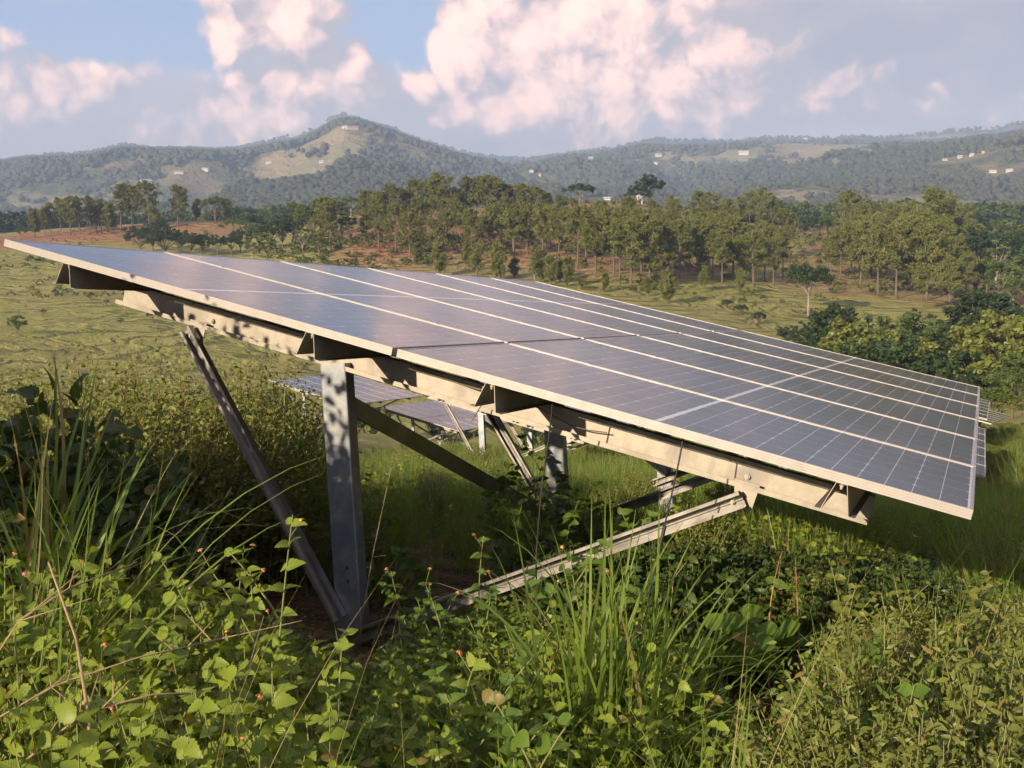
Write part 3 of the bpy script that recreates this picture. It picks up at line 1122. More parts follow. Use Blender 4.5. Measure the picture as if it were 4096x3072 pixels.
def leaf_quads(rg, cen, size, flat=0.4, aspect=0.55, droop=0.0):
    n = len(cen)
    d = rg.normal(size=(n, 3))
    d[:, 2] = d[:, 2] * flat - droop
    d = unit(d)
    nrm = rg.normal(size=(n, 3)) * .6 + np.array([0, 0, 1.0])
    s = unit(np.cross(nrm, d))
    sz = size * rg.uniform(.6, 1.3, n)[:, None]
    return cen, s * sz * aspect * .5, d * sz * .5


def pine_variant(seed, hgt=13.0, bare=.5, width=.24):
    rg = np.random.default_rng(seed)
    rnd = random.Random(seed)
    tr = MB()
    bx, by = rnd.uniform(-.5, .5), rnd.uniform(-.5, .5)
    axis = lambda t: Vector((bx * t * t + .12 * math.sin(5 * t + seed), by * t * t, hgt * t))
    tr.tube([axis(t) for t in np.linspace(-.04, .97, 9)], [.20 * (1 - t) ** .8 + .03 for t in np.linspace(0, 1, 9)], 6)
    cen, nd = [], []
    nl = 30
    for i in range(nl):
        t = bare + (1 - bare) * (i + rnd.random()) / nl
        k = (t - bare) / (1 - bare)
        prof = math.sin(math.pi * min(max(k * .80 + .16, 0), 1)) ** .75
        ln = hgt * width * prof * rnd.uniform(.6, 1.15)
        a = rnd.uniform(0, 2 * math.pi)
        p0 = axis(t)
        d = Vector((math.cos(a), math.sin(a), rnd.uniform(.1, .65)))
        p1 = p0 + d * ln
        tr.tube([p0, p0 + d * ln * .55 + Vector((0, 0, -.05)), p1], [.055, .035, .015], 4, cap=False)
        for q in range(rnd.randint(12, 18)):
            f = rnd.uniform(.35, 1.05)
            c = p0 + d * ln * f
            cen.append((c.x + rnd.gauss(0, .32), c.y + rnd.gauss(0, .32), c.z + rnd.gauss(.1, .28)))
    for q in range(24):
        c = axis(.97)
        cen.append((c.x + rnd.gauss(0, .4), c.y + rnd.gauss(0, .4), c.z + rnd.uniform(-.9, .5)))
    cen = np.array(cen)
    # each tuft: a burst of narrow needle bundles
    k = 14
    tc_ = np.repeat(cen, k, 0)
    d = unit(rg.normal(size=tc_.shape) + np.array([0, 0, .55]))
    L = rg.uniform(.28, .58, len(d))[:, None]
    side = unit(np.cross(d, rg.normal(size=d.shape)))
    w = rg.uniform(.07, .15, len(d))[:, None]
    crown = quads_mesh('pine_crown', tc_ + d * L * .55, side * w * .5, d * L * .5, M['pine'])
    return tr.mesh('pine_trunk', M['bark'], True), crown, hgt


def broad_variant(seed, hgt=9.0, spread=4.0, trunk=.35, clumps=42, per=75, leaf=.34, matl='broad', flat=.7, bark='bark', gap=.75, lean=.3):
    rg = np.random.default_rng(seed)
    rnd = random.Random(seed * 7 + 1)
    tr = MB()
    th = hgt * trunk
    base = [Vector((0, 0, -.3)), Vector((rnd.uniform(-.1, .1), rnd.uniform(-.1, .1), th * .5)), Vector((rnd.uniform(-lean, lean), rnd.uniform(-lean, lean), th))]
    r0 = hgt * .022
    tr.tube(base, [r0 * 1.25, r0, r0 * .8], 7)
    cc = []
    for i in range(clumps):
        a = rnd.uniform(0, 2 * math.pi)
        rr = math.sqrt(rnd.random())
        zz = rnd.random()
        # an umbrella or a dome according to flat
        dome = math.sqrt(max(0.0, 1 - rr * rr))
        z = th + (hgt - th) * ((1 - flat) * zz * (.35 + .65 * dome) + flat * (.45 + .5 * dome * rnd.uniform(.7, 1.05)))
        x, y = math.cos(a) * rr * spread * rnd.uniform(.85, 1.1), math.sin(a) * rr * spread * rnd.uniform(.85, 1.1)
        cc.append((x, y, min(z, hgt)))
    for i in range(0, clumps, 3):
        x, y, z = cc[i]
        s = base[-1] if rnd.random() < .7 else base[1].lerp(base[2], rnd.uniform(.5, 1))
        e = Vector((x, y, z))
        m_ = s.lerp(e, .5) + Vector((0, 0, rnd.uniform(.1, .6)))
        tr.tube([s, m_, e], [r0 * .5, r0 * .3, r0 * .08], 5, cap=False)
    pts = []
    for (x, y, z) in cc:
        n = int(per * rnd.uniform(.6, 1.3))
        sz = spread * rnd.uniform(.16, .30) * gap
        q = unit(rg.normal(size=(n, 3))) * (rg.random((n, 1)) ** .45)
        pts.append(q * np.array([sz, sz, sz * .62]) + np.array([x, y, z]))
    pts = np.concatenate(pts)
    crown = quads_mesh('leafy_crown', *leaf_quads(rg, pts, leaf, .6, .62), M[matl])
    return tr.mesh('tree_trunk', M[bark], True), crown, hgt


PINES = [pine_variant(11, 13, .38, .26), pine_variant(12, 12, .30, .30), pine_variant(13, 14, .42, .23), pine_variant(14, 11, .26, .27), pine_variant(15, 13, .34, .31)]
YOUNG = [pine_variant(21, 7, .16, .24), pine_variant(22, 8, .22, .22)]
BROAD = [broad_variant(31, 9, 4.2), broad_variant(32, 8, 3.6, .25, 46, 75, .32, 'broad', .45), broad_variant(33, 9, 3.2, .3, 40, 75, .3, 'broad', .3)]
DARK = [broad_variant(41, 9, 4.4, .3, 46, 80, .34, 'broad_dark', .55), broad_variant(42, 7.5, 4.2, .2, 46, 80, .32, 'broad_dark', .5)]
FLAT = [broad_variant(51, 9, 5.0, .55, 34, 80, .30, 'broad_dark', .95, 'bark_pale', .8), broad_variant(52, 8.5, 4.6, .5, 34, 80, .30, 'broad', .95, 'bark_pale', .8)]
PALE = [broad_variant(61, 11, 3.0, .35, 30, 55, .34, 'broad_pale', .25, 'bark_pale', .8), broad_variant(62, 9, 3.0, .2, 40, 70, .30, 'broad_pale', .3, 'bark_pale')]
KIT = dict(pine=(PINES, 'pine_tree'), young=(YOUNG, 'young_pine'), broad=(BROAD, 'broadleaf_tree'), dark=(DARK, 'broadleaf_tree'), flat=(FLAT, 'spreading_tree'), pale=(PALE, 'pale_tree'))
trees_rnd = random.Random(77)


def tree_at(kind, pos, hgt, label, group=None, var=None, cat='tree'):
    vs, nm = KIT[kind]
    t_, c_, h0 = vs[(trees_rnd.randrange(len(vs)) if var is None else var) % len(vs)]
    root = empty(nm, (pos[0], pos[1], pos[2] - .15))
    s = hgt / h0
    root.scale = (s * trees_rnd.uniform(.9, 1.1), s * trees_rnd.uniform(.9, 1.1), s)
    root.rotation_euler.z = trees_rnd.uniform(0, 6.28)
    new_obj('trunk', t_, root)
    new_obj('crown', c_, root)
    tag(root, label, cat, group)
    return root


def px_height(hp, pos):
    return hp * (4096 / 2212) / FPX * math.hypot(pos[0], pos[1])


def tree_px(kind, px, py, hp, label, group=None, var=None, y0=60.0):
    g = ground_at(px, py, y0)
    if g is None:
        return None
    return tree_at(kind, g, px_height(hp, g), label, group, var)


# the stand on the crest at the far left
LST = ('pine in the stand on the bare crest at the far left', 'pines on the far left crest')
for px, py, hp, k in [(75, 512, 52, 'young'), (97, 508, 52, 'pine'), (110, 506, 60, 'pine'), (131, 503, 66, 'pine'), (152, 508, 74, 'pine'), (172, 504, 70, 'pine'), (195, 500, 66, 'pine'), (208, 500, 60, 'pine'), (219, 498, 60, 'pine')]:
    tree_px(k, px, py, hp, *LST)
tree_px('broad', 45, 517, 34, 'low round tree at the left end of the far left crest')
tree_px('young', 240, 505, 58, 'bushy young pine just right of the far left stand')
tree_px('pine', 263, 498, 90, 'tall slender pine left of the pair on the crest', None, 2)
tree_px('pine', 286, 496, 86, 'pine beside the tallest pines of the left crest', None, 0)
tree_px('pine', 323, 495, 92, 'broad pine in front of the white house on the left crest', None, 4)
tree_px('young', 338, 496, 42, 'small light pine below the broad crest pine')
tree_px('pine', 385, 490, 82, 'dense lone pine on the left crest with clear trunk', None, 1)
tree_px('young', 425, 480, 44, 'small dark cone tree between the lone pine and round tree')
tree_px('broad', 466, 484, 60, 'wide round tree at the right end of the left crest', None, 0)
tree_px('young', 490, 482, 46, 'thin young tree beside the wide round crest tree')
# thicket between the pasture and the pine hill
TH = ('dark leafy tree in the thicket above the left panel edge', 'thicket trees above the left panel edge')
for px, py, hp in [(305, 545, 58), (330, 550, 66), (358, 553, 62), (385, 552, 56), (412, 556, 54), (438, 552, 50), (470, 556, 48), (345, 525, 50), (500, 552, 46), (520, 545, 50)]:
    tree_px('dark', px, py, hp, *TH)
TH2 = ('olive green tree in the wood left of the pine hill', 'wood left of the pine hill')
for px, py, hp, k in [(560, 545, 62, 'broad'), (585, 540, 70, 'dark'), (610, 545, 80, 'dark'), (632, 530, 72, 'broad'), (650, 520, 80, 'broad'), (672, 525, 88, 'broad'), (700, 535, 98, 'pine'), (715, 545, 110, 'pine'), (690, 555, 60, 'broad'),
                      (655, 545, 60, 'pale'), (725, 500, 66, 'flat'), (705, 490, 60, 'flat'), (530, 520, 46, 'broad'), (505, 512, 40, 'broad'), (545, 505, 40, 'dark'), (585, 505, 40, 'broad'), (740, 520, 60, 'dark')]:
    tree_px(k, px, py, hp, *TH2)
tree_px('pale', 545, 562, 58, 'bright green bushy tree above the second panel seam', None, 1)
tree_px('broad', 578, 565, 62, 'fresh green leafy tree next to the pale bushy tree', None, 2)
tree_px('flat', 758, 482, 56, 'flat topped tree with pale trunk at the left of the hill crest', None, 1)
# pines along the crest of the hill
CR = ('crest pine standing against the mountain on the middle hill', 'pines on the crest of the middle hill')
for px, py, hp, v in [(790, 492, 74, 3), (818, 500, 82, 1), (842, 498, 94, 1), (870, 492, 78, 3), (893, 488, 94, 0), (915, 486, 88, 4), (938, 486, 98, 2), (953, 492, 110, 4), (985, 488, 78, 1), (1008, 486, 98, 0), (1030, 484, 96, 2), (1048, 486, 100, 4), (1072, 486, 98, 1),
                      (1095, 484, 78, 3), (1118, 486, 80, 0), (1135, 490, 88, 4), (1158, 492, 84, 1), (1180, 488, 68, 0), (1210, 486, 60, 3)]:
    tree_px('pine', px, py, hp, *CR, v)
tree_px('flat', 1250, 470, 72, 'dark spreading tree on the middle of the hill crest', None, 0)
tree_px('dark', 1402, 446, 70, 'large dark tree over the small white building on the hilltop', None, 0)
tree_px('dark', 1378, 448, 52, 'dark tree left of the small white building on the hilltop', None, 1)
# pines down the face of the hill
FA = ('olive pine with tall bare trunk on the reddish hill face', 'pines on the reddish hill face')
rr_ = random.Random(4)
face = [(820, 540, 88), (858, 545, 96), (790, 520, 70), (885, 560, 96), (905, 530, 86), (935, 556, 78), (962, 545, 84), (992, 520, 78), (1022, 548, 90), (1060, 545, 92), (1085, 530, 84), (1110, 556, 92), (1140, 545, 96), (1172, 560, 104), (1190, 540, 92),
        (1205, 570, 112), (1228, 545, 90), (1248, 585, 122), (1268, 560, 108), (1285, 600, 130), (1305, 575, 116), (1322, 600, 128), (1342, 612, 134), (1365, 622, 146), (1385, 600, 120), (1400, 615, 130), (1420, 590, 118), (1440, 612, 118),
        (1465, 600, 110), (1490, 590, 112), (1512, 600, 108), (1540, 610, 110), (1562, 612, 108), (1585, 605, 112), (1605, 615, 104), (1630, 620, 104), (1655, 612, 110), (1672, 615, 104), (1690, 600, 100), (1545, 565, 80), (1500, 555, 84),
        (1450, 540, 80), (1340, 545, 90), (1380, 535, 84), (1300, 530, 80), (1418, 520, 70), (1350, 500, 62), (1460, 500, 60), (1480, 545, 70), (1610, 570, 78), (1650, 560, 76), (1570, 545, 70), (1520, 520, 50)]
for px, py, hp in face:
    tree_px('pine' if hp > 74 else ('pine', 'young')[rr_.random() < .4], px + rr_.uniform(-4, 4), py + rr_.uniform(-4, 4), hp * rr_.uniform(.92, 1.08), *FA)
for i in range(46):
    px, py = rr_.uniform(800, 1710), rr_.uniform(488, 600)
    if py > 520 + (px - 800) * .12:
        continue
    tree_px('pine', px, py, rr_.uniform(70, 104) * (.75 + .5 * (py - 488) / 112), *FA)
YF = ('young bushy pine near the foot of the middle hill', 'young pines at the foot of the middle hill')
for px, py, hp in [(1030, 598, 66), (1078, 606, 72), (1010, 575, 48), (1165, 610, 66), (1190, 615, 60), (1225, 620, 60), (1110, 600, 40), (945, 575, 40), (900, 572, 44), (1210, 608, 44), (1305, 632, 40), (1400, 640, 40), (1520, 625, 46), (1600, 630, 44)]:
    tree_px('young', px, py, hp, *YF)
tree_px('young', 1443, 655, 66, 'dark young tree standing alone on the grass below the pines', None, 0)
tree_px('pale', 1155, 606, 44, 'bright green bush on the hill just above the panel corner', None, 1)
tree_px('young', 950, 600, 82, 'thin grey green tree with bare pole trunk above the panels', None, 1)
# far side of the hill, right of the white building
tree_px('pale', 1655, 500, 96, 'tall pale green tree rising over the right hill crest', None, 0)
tree_px('pale', 1818, 530, 96, 'pale tree with forked white trunk right of the bare slope', None, 0)
BR = ('dark tree in the line behind the bare slope', 'trees behind the bare slope')
for px, py, hp, k in [(1530, 478, 40, 'dark'), (1565, 492, 46, 'dark'), (1590, 496, 50, 'broad'), (1615, 498, 52, 'dark'), (1638, 500, 50, 'dark'), (1680, 504, 56, 'dark'), (1700, 508, 40, 'broad'), (1735, 515, 50, 'broad'), (1760, 520, 56, 'dark'),
                      (1785, 525, 60, 'broad'), (1840, 530, 62, 'dark'), (1862, 530, 66, 'dark'), (1720, 505, 44, 'dark'), (1880, 525, 60, 'broad')]:
    tree_px(k, px, py, hp, *BR)
KIT['lone'] = ([broad_variant(55, 9, 3.9, .38, 64, 85, .28, 'broad_dark', .62, 'bark_pale', .8)], 'spreading_tree')
tree_px('lone', 1746, 684, 118, 'spreading tree with pale trunk standing alone on the pasture', None, 0)
# right hand pine wood
RW = ('pine in the wood at the right of the bare slope', 'pines of the right hand wood')
for px, py, hp in [(1795, 595, 86), (1815, 605, 100), (1838, 600, 110), (1860, 618, 124), (1880, 600, 118), (1895, 640, 140), (1915, 610, 130), (1935, 645, 146), (1950, 600, 122), (1965, 630, 138), (1985, 600, 128), (2000, 648, 140), (2020, 620, 128), (2040, 600, 110),
                   (2062, 640, 118), (1925, 570, 104), (1970, 560, 108), (1890, 565, 96), (2035, 570, 96), (1848, 570, 84), (2085, 655, 96), (2050, 660, 92), (1990, 670, 84)]:
    tree_px('pine', px, py, hp, *RW)
for i in range(18):
    px, py = rr_.uniform(1790, 2100), rr_.uniform(540, 600)
    tree_px('pine', px, py, rr_.uniform(84, 120), *RW)
tree_px('pine', 2012, 590, 162, 'tallest pine of the right hand wood against the mountain', None, 1)
RB = ('leafy tree in the dense wood at the right edge', 'dense wood at the right edge')
for px, py, hp, k in [(2075, 600, 100, 'dark'), (2095, 580, 90, 'broad'), (2115, 600, 96, 'dark'), (2135, 580, 90, 'broad'), (2150, 620, 96, 'pale'), (2165, 600, 98, 'broad'), (2185, 610, 110, 'dark'), (2205, 600, 110, 'broad'), (2225, 620, 110, 'dark'), (2130, 650, 90, 'broad'),
                      (2160, 660, 92, 'broad'), (2190, 665, 96, 'pale'), (2215, 670, 90, 'broad'), (2105, 645, 80, 'dark'), (2245, 640, 110, 'broad'), (2100, 545, 70, 'dark'), (2150, 545, 66, 'broad'), (2195, 555, 66, 'dark'), (2070, 555, 66, 'dark'), (2120, 690, 60, 'broad'), (2175, 700, 60, 'broad')]:
    tree_px(k, px, py, hp, *RB)
# dense round trees in the valley at the right, nearer
ROUND = [broad_variant(91, 6.5, 4.0, .08, 60, 90, .30, 'broad_dark', .35), broad_variant(92, 6.0, 4.2, .08, 60, 90, .28, 'broad', .35), broad_variant(93, 5.0, 3.6, .06, 54, 90, .28, 'broad_dark', .3), broad_variant(94, 5.5, 3.4, .08, 50, 90, .28, 'bush', .35)]
KIT['round'] = (ROUND, 'broadleaf_tree')
VA = ('dark wide tree in the valley below the right wood', 'wide trees in the valley')
rv_ = random.Random(8)
for i in range(46):
    px, Y = rv_.uniform(1700, 2290), rv_.uniform(84, 126)
    if px < 1840 and Y < 100:
        continue
    x = (px - 1106) / 2310 * Y
    tree_at('round', (x, Y, H(x, Y)), rv_.uniform(4.0, 7.6) * (.6 if px < 1800 else 1), *VA)
for px, py, hp in [(1740, 768, 74), (1700, 758, 54)]:
    tree_px('dark', px, py, hp, 'low dark umbrella tree on the pasture below the lone tree', 'umbrella trees on the pasture', None, 60)
# scattered shrubs on the pastures
SH = ('small shrub dotted on the green pasture', 'shrubs on the pasture')
for px, py, hp in [(120, 640, 16), (230, 660, 14), (300, 655, 20), (260, 700, 16), (330, 690, 22), (160, 580, 10), (290, 610, 10), (400, 690, 26), (470, 700, 30), (1570, 665, 22), (1600, 680, 26), (1650, 655, 18), (1690, 660, 18), (1840, 668, 14), (1880, 690, 16),
                   (1640, 700, 30), (1790, 720, 24), (1500, 640, 12), (60, 560, 8), (210, 545, 10), (95, 680, 14), (1920, 715, 20), (2010, 700, 24), (1960, 690, 16)]:
    tree_px('dark' if hp > 20 else 'broad', px, py, hp, *SH)
tree_px('broad', 38, 722, 42, 'small round tree on the pasture at the left edge', None, 1)

# ------------------------------------------------------------------ scatter with geometry nodes, for what nobody could count
def scatter(name, pts, rots, scl, idx, protos, label=None, cat=None):
    me = np_mesh(name, pts, [np.zeros((0, 3), np.int32)])
    for nm, typ, key, arr in (('rot', 'FLOAT_VECTOR', 'vector', np.asarray(rots, np.float32)), ('scl', 'FLOAT', 'value', np.asarray(scl, np.float32)), ('pick', 'INT', 'value', np.asarray(idx, np.int32))):
        a = me.attributes.new(nm, typ, 'POINT')
        a.data.foreach_set(key, arr.ravel())
    o = new_obj(name, me)
    c = bpy.data.collections.new(name + '_kinds')
    for i, (pm) in enumerate(protos):
        c.objects.link(bpy.data.objects.new('%s_%02d' % (name, i), pm))
    ng = bpy.data.node_groups.new(name + '_scatter', 'GeometryNodeTree')
    ng.interface.new_socket('Geometry', in_out='INPUT', socket_type='NodeSocketGeometry')
    ng.interface.new_socket('Geometry', in_out='OUTPUT', socket_type='NodeSocketGeometry')
    gi, go = ng.nodes.new('NodeGroupInput'), ng.nodes.new('NodeGroupOutput')
    ci = ng.nodes.new('GeometryNodeCollectionInfo')
    ci.inputs['Collection'].default_value = c
    ci.inputs['Separate Children'].default_value = True
    ci.inputs['Reset Children'].default_value = True
    ip = ng.nodes.new('GeometryNodeInstanceOnPoints')
    ip.inputs['Pick Instance'].default_value = True
    na = {}
    for nm, typ in (('rot', 'FLOAT_VECTOR'), ('scl', 'FLOAT'), ('pick', 'INT')):
        q = ng.nodes.new('GeometryNodeInputNamedAttribute')
        q.data_type = typ
        q.inputs[0].default_value = nm
        na[nm] = q.outputs[0]
    er = ng.nodes.new('FunctionNodeEulerToRotation')
    lk = ng.links.new
    lk(gi.outputs[0], ip.inputs['Points'])
    lk(ci.outputs[0], ip.inputs['Instance'])
    lk(na['pick'], ip.inputs['Instance Index'])
    lk(na['rot'], er.inputs[0])
    lk(er.outputs[0], ip.inputs['Rotation'])
    lk(na['scl'], ip.inputs['Scale'])
    lk(ip.outputs[0], go.inputs[0])
    md = o.modifiers.new('scatter', 'NODES')
    md.node_group = ng
    tag(o, label, cat, None, 'stuff')
    return o


def lump(seed, stick):
    rg = np.random.default_rng(seed)
    import bmesh
    bm = bmesh.new()
    bmesh.ops.create_icosphere(bm, subdivisions=2, radius=1.0)
    v = np.array([q.co[:] for q in bm.verts])
    f = np.array([[q.index for q in p.verts] for p in bm.faces])
    bm.free()
    v = v * (1 + .32 * rg.normal(size=(len(v), 1)).clip(-1.6, 1.6))
    v = v * np.array([1, 1, 1.0 if stick else .8]) + np.array([0, 0, 1.5 if stick else .6])
    me = np_mesh('far_tree_lump', v, f, M['far_tree'])
    return me


LUMPS = [lump(s, s % 2) for s in range(1, 7)]
rgf = np.random.default_rng(3)
nw = 200000
az_w = rgf.uniform(-.55, .55, nw)
rw = 900 * np.exp(rgf.uniform(0, 1, nw) ** .8 * math.log(3260 / 900))
xw, yw = rw * np.sin(az_w), rw * np.cos(az_w)
zw = height(xw, yw)
ol = .5 + fbm(xw / 260, yw / 260, 5) * .55 - .10
wpx = 1106 + xw / yw * FPX / (4096 / 2212)
wpy = 586 - (zw - CAMZ) / rw * FPX / (4096 / 2212)
for cx, cy_, sx, sy, w in [(1720, 345, 170, 26, .5), (690, 385, 90, 25, .35), (800, 262, 60, 14, .35), (2100, 345, 90, 18, .35), (2120, 462, 90, 14, .6), (1480, 350, 60, 20, .25), (330, 340, 240, 26, -.25), (450, 430, 260, 40, -.2), (1850, 305, 400, 10, -.3), (1900, 420, 300, 30, -.15)]:
    ol += w * np.exp(-((wpx - cx) / sx) ** 2 - ((wpy - cy_) / sy) ** 2)
HOUSE_PX = [(316, 401), (386, 374), (444, 368), (581, 352), (695, 352), (760, 278), (742, 276), (1276, 346), (1166, 380), (1100, 368), (1148, 371), (1312, 432), (1298, 436), (1335, 329), (1422, 337), (1414, 321), (1416, 354), (1606, 333),
            (1739, 305), (1905, 318), (2008, 320), (2041, 347), (2074, 341), (2099, 337), (2124, 331), (2145, 373), (2182, 370)]
free = np.ones(nw, bool)
for hx, hy in HOUSE_PX:
    g = ground_at(hx, hy, 950.0, 3250.0, 1200)
    if g is not None:
        rg_ = math.hypot(g[0], g[1])
        across = (xw * g[1] - yw * g[0]) / rg_
        along = (xw * g[0] + yw * g[1]) / rg_ - rg_
        free &= ~((np.abs(across) < 24) & (along > -75) & (along < 18))
dens = fbm(xw / 90 + 5, yw / 90, 4)
keep = ol + dens * .75 + rgf.normal(size=nw) * .12 < .42
keep &= (rgf.random(nw) < .75) & free
xw, yw, zw, rw = xw[keep], yw[keep], zw[keep], rw[keep]
n_ = len(xw)
scatter('mountain_woods', np.stack([xw, yw, zw - .8], 1), np.stack([rgf.uniform(-.1, .1, n_), rgf.uniform(-.1, .1, n_), rgf.uniform(0, 6.28, n_)], 1), rgf.uniform(1.9, 5.0, n_) * np.where(rw < 1200, .8, 1), rgf.integers(0, 6, n_), LUMPS,
        'far off woods covering the hazy mountain slopes', 'woods')
# wooded ground just behind the hill crests, out to the mountains
nv = 16000
az_v = rgf.uniform(-.55, .55, nv)
rv = rgf.uniform(430, 900, nv)
xv, yv = rv * np.sin(az_v), rv * np.cos(az_v)
kp = fbm(xv / 70, yv / 70, 4) > -.12
xv, yv = xv[kp], yv[kp]
n_ = len(xv)
BUSHES = [broad_variant(71, 8, 3.6, .15, 20, 30, .9, 'broad', .4)[1], broad_variant(72, 8, 3.8, .2, 20, 30, .9, 'broad_dark', .5)[1], broad_variant(73, 9, 3.6, .3, 18, 30, .9, 'broad', .8)[1]]
scatter('valley_woods', np.stack([xv, yv, height(xv, yv) - .5], 1), np.stack([np.zeros(n_), np.zeros(n_), rgf.uniform(0, 6.28, n_)], 1), rgf.uniform(.6, 1.25, n_), rgf.integers(0, 3, n_), BUSHES, 'far woods in the valley behind the hill crests', 'woods')
# rough scrub over the hill faces
nh = 9000
az_h = rgf.uniform(-.5, .52, nh)
rh = rgf.uniform(165, 330, nh)
xh, yh = rh * np.sin(az_h), rh * np.cos(az_h)
hpx = 1106 + xh / yh * FPX / (4096 / 2212)
sc = np.where(hpx > 640, 1.0, .18) * (.35 + fbm(xh / 25, yh / 25, 4) * 1.3)
sc = np.where((hpx > 1450) & (rh < 195), sc * .15, sc)
kp = rgf.random(nh) < sc
xh, yh = xh[kp], yh[kp]
n_ = len(xh)
SCRUB = [broad_variant(81, 1.2, .8, .05, 10, 26, .22, 'bush', .3)[1], broad_variant(82, 1.0, .9, .05, 9, 26, .2, 'broad', .3)[1], broad_variant(83, .8, .7, .05, 8, 22, .2, 'grass_dry', .3)[1]]
scatter('hill_scrub', np.stack([xh, yh, height(xh, yh) - .05], 1), np.stack([np.zeros(n_), np.zeros(n_), rgf.uniform(0, 6.28, n_)], 1), rgf.uniform(.5, 1.6, n_), rgf.integers(0, 3, n_), SCRUB, 'low scrub and dry tufts over the hill faces', 'scrub')

# ------------------------------------------------------------------ near plants
def leaf_template(st, wd, fold=.28, droop=.28, wave=0.0):
    v, f = [], []
    for i, (t, w) in enumerate(zip(st, wd)):
        z = -droop * t * t
        k = wave * (1 if i % 2 else -1)
        v += [(t, -w, z + fold * w + k * w), (t, 0, z), (t, w, z + fold * w - k * w)]
    for i in range(len(st) - 1):
        a = i * 3
        f += [(a, a + 3, a + 4, a + 1), (a + 1, a + 4, a + 5, a + 2)]
    return np.array(v, np.float32), np.array(f, np.int32)


T_HERB = leaf_template([0, .12, .4, .75, 1], [.02, .22, .34, .24, .01])
T_SMALL = leaf_template([0, .35, 1], [.05, .30, .02])
T_OLIVE = leaf_template([0, .3, .65, 1], [.02, .19, .15, .01], .25, .3)
T_NARROW = leaf_template([0, .3, .7, 1], [.02, .09, .08, .005], .1, .4)
_st = np.linspace(0, 1, 12)
_w = [.03 + .36 * math.sin(math.pi * min(1, t * .93 + .05) ** .72) ** .9 * (1 - .35 * t) for t in _st]
_w = [w * (1.10 if i % 2 else .90) for i, w in enumerate(_w)]
_w[-1] = .005
T_LANT = leaf_template(_st, _w, .30, .34, .06)
T_ROUND = leaf_template(np.linspace(0, 1, 8), [.05, .30, .42, .47, .46, .38, .22, .01], .18, .22, .02)


def frames_from(d, nrm):
    d = unit(d)
    s = unit(np.cross(nrm, d))
    n = np.cross(d, s)
    return d, s, n


def leaves(base, d, nrm, L, tmpl):
    tv, tf = tmpl
    d, s, n = frames_from(d, nrm)
    L = np.asarray(L).reshape(-1, 1, 1)
    v = base[:, None] + L * (tv[None, :, 0:1] * d[:, None] + tv[None, :, 1:2] * s[:, None] + tv[None, :, 2:3] * n[:, None])
    f = tf[None] + (np.arange(len(base)) * len(tv))[:, None, None]
    return v.reshape(-1, 3), f.reshape(-1, 4)


def blades(rg, base, n, length, width, lean=.35, bend=.8, seg=7, tip_droop=1.0):
    """n grass blades from around base: strips that bow over"""
    az_ = rg.uniform(0, 2 * np.pi, n)
    le = np.abs(rg.normal(0, lean, n))
    L = length * rg.uniform(.55, 1.1, n)
    be = bend * rg.uniform(.3, 1.4, n)
    t = np.linspace(0, 1, seg + 1)
    ang = le[:, None] + be[:, None] * t[None] ** 1.8 * tip_droop
    dl = L[:, None] / seg
    rx = np.concatenate([np.zeros((n, 1)), np.cumsum(np.sin(ang[:, :-1]) * dl, 1)], 1)
    rz = np.concatenate([np.zeros((n, 1)), np.cumsum(np.cos(ang[:, :-1]) * dl, 1)], 1)
    ca, sa = np.cos(az_)[:, None], np.sin(az_)[:, None]
    c = np.stack([rx * ca, rx * sa, rz], -1) + base[:, None]
    w = width * rg.uniform(.6, 1.2, n)[:, None] * np.array([.55 + .45 * min(1, q * 5) - q ** 2.2 * .98 for q in t])[None]
    tw = rg.uniform(-.8, .8, n)[:, None]
    side = np.stack([-sa * np.cos(tw) + ca * np.sin(tw), ca * np.cos(tw) + sa * np.sin(tw), np.zeros_like(sa) + 0 * tw], -1)
    s = side * w[..., None] * .5
    v = np.stack([c - s, c + s], 2).reshape(n, -1, 3)
    k = np.arange(seg)
    f = np.stack([2 * k, 2 * k + 1, 2 * k + 3, 2 * k + 2], 1)
    F = f[None] + (np.arange(n) * (2 * (seg + 1)))[:, None, None]
    return v.reshape(-1, 3), F.reshape(-1, 4)


def joined(name, parts):
    """parts: list of (verts, quads, material)"""
    mats, vs, fs, mi, off = [], [], [], [], 0
    for v, f, m_ in parts:
        if m_ not in mats:
            mats.append(m_)
        vs.append(v)
        fs.append(f + off)
        mi.append(np.full(len(f), mats.index(m_), np.int32))
        off += len(v)
    me = np_mesh(name, np.concatenate(vs), np.concatenate(fs), None)
    for m_ in mats:
        me.materials.append(m_)
    me.polygons.foreach_set('material_index', np.concatenate(mi))
    return me


def sticks(p0, p1, r0, r1=None):
    """thin three sided stems as quads"""
    r1 = r0 * .5 if r1 is None else r1
    d = unit(p1 - p0)
    a = unit(np.cross(d, np.array([.31, .77, .12])))
    b = np.cross(d, a)
    v = []
    for p, r in ((p0, r0), (p1, r1)):
        for k in range(3):
            t = 2 * math.pi * k / 3
            v.append(p + (a * math.cos(t) + b * math.sin(t)) * np.asarray(r).reshape(-1, 1))
    v = np.stack(v, 1)
    f = np.array([[0, 1, 4, 3], [1, 2, 5, 4], [2, 0, 3, 5]])
    F = f[None] + (np.arange(len(p0)) * 6)[:, None, None]
    return v.reshape(-1, 3), F.reshape(-1, 4)


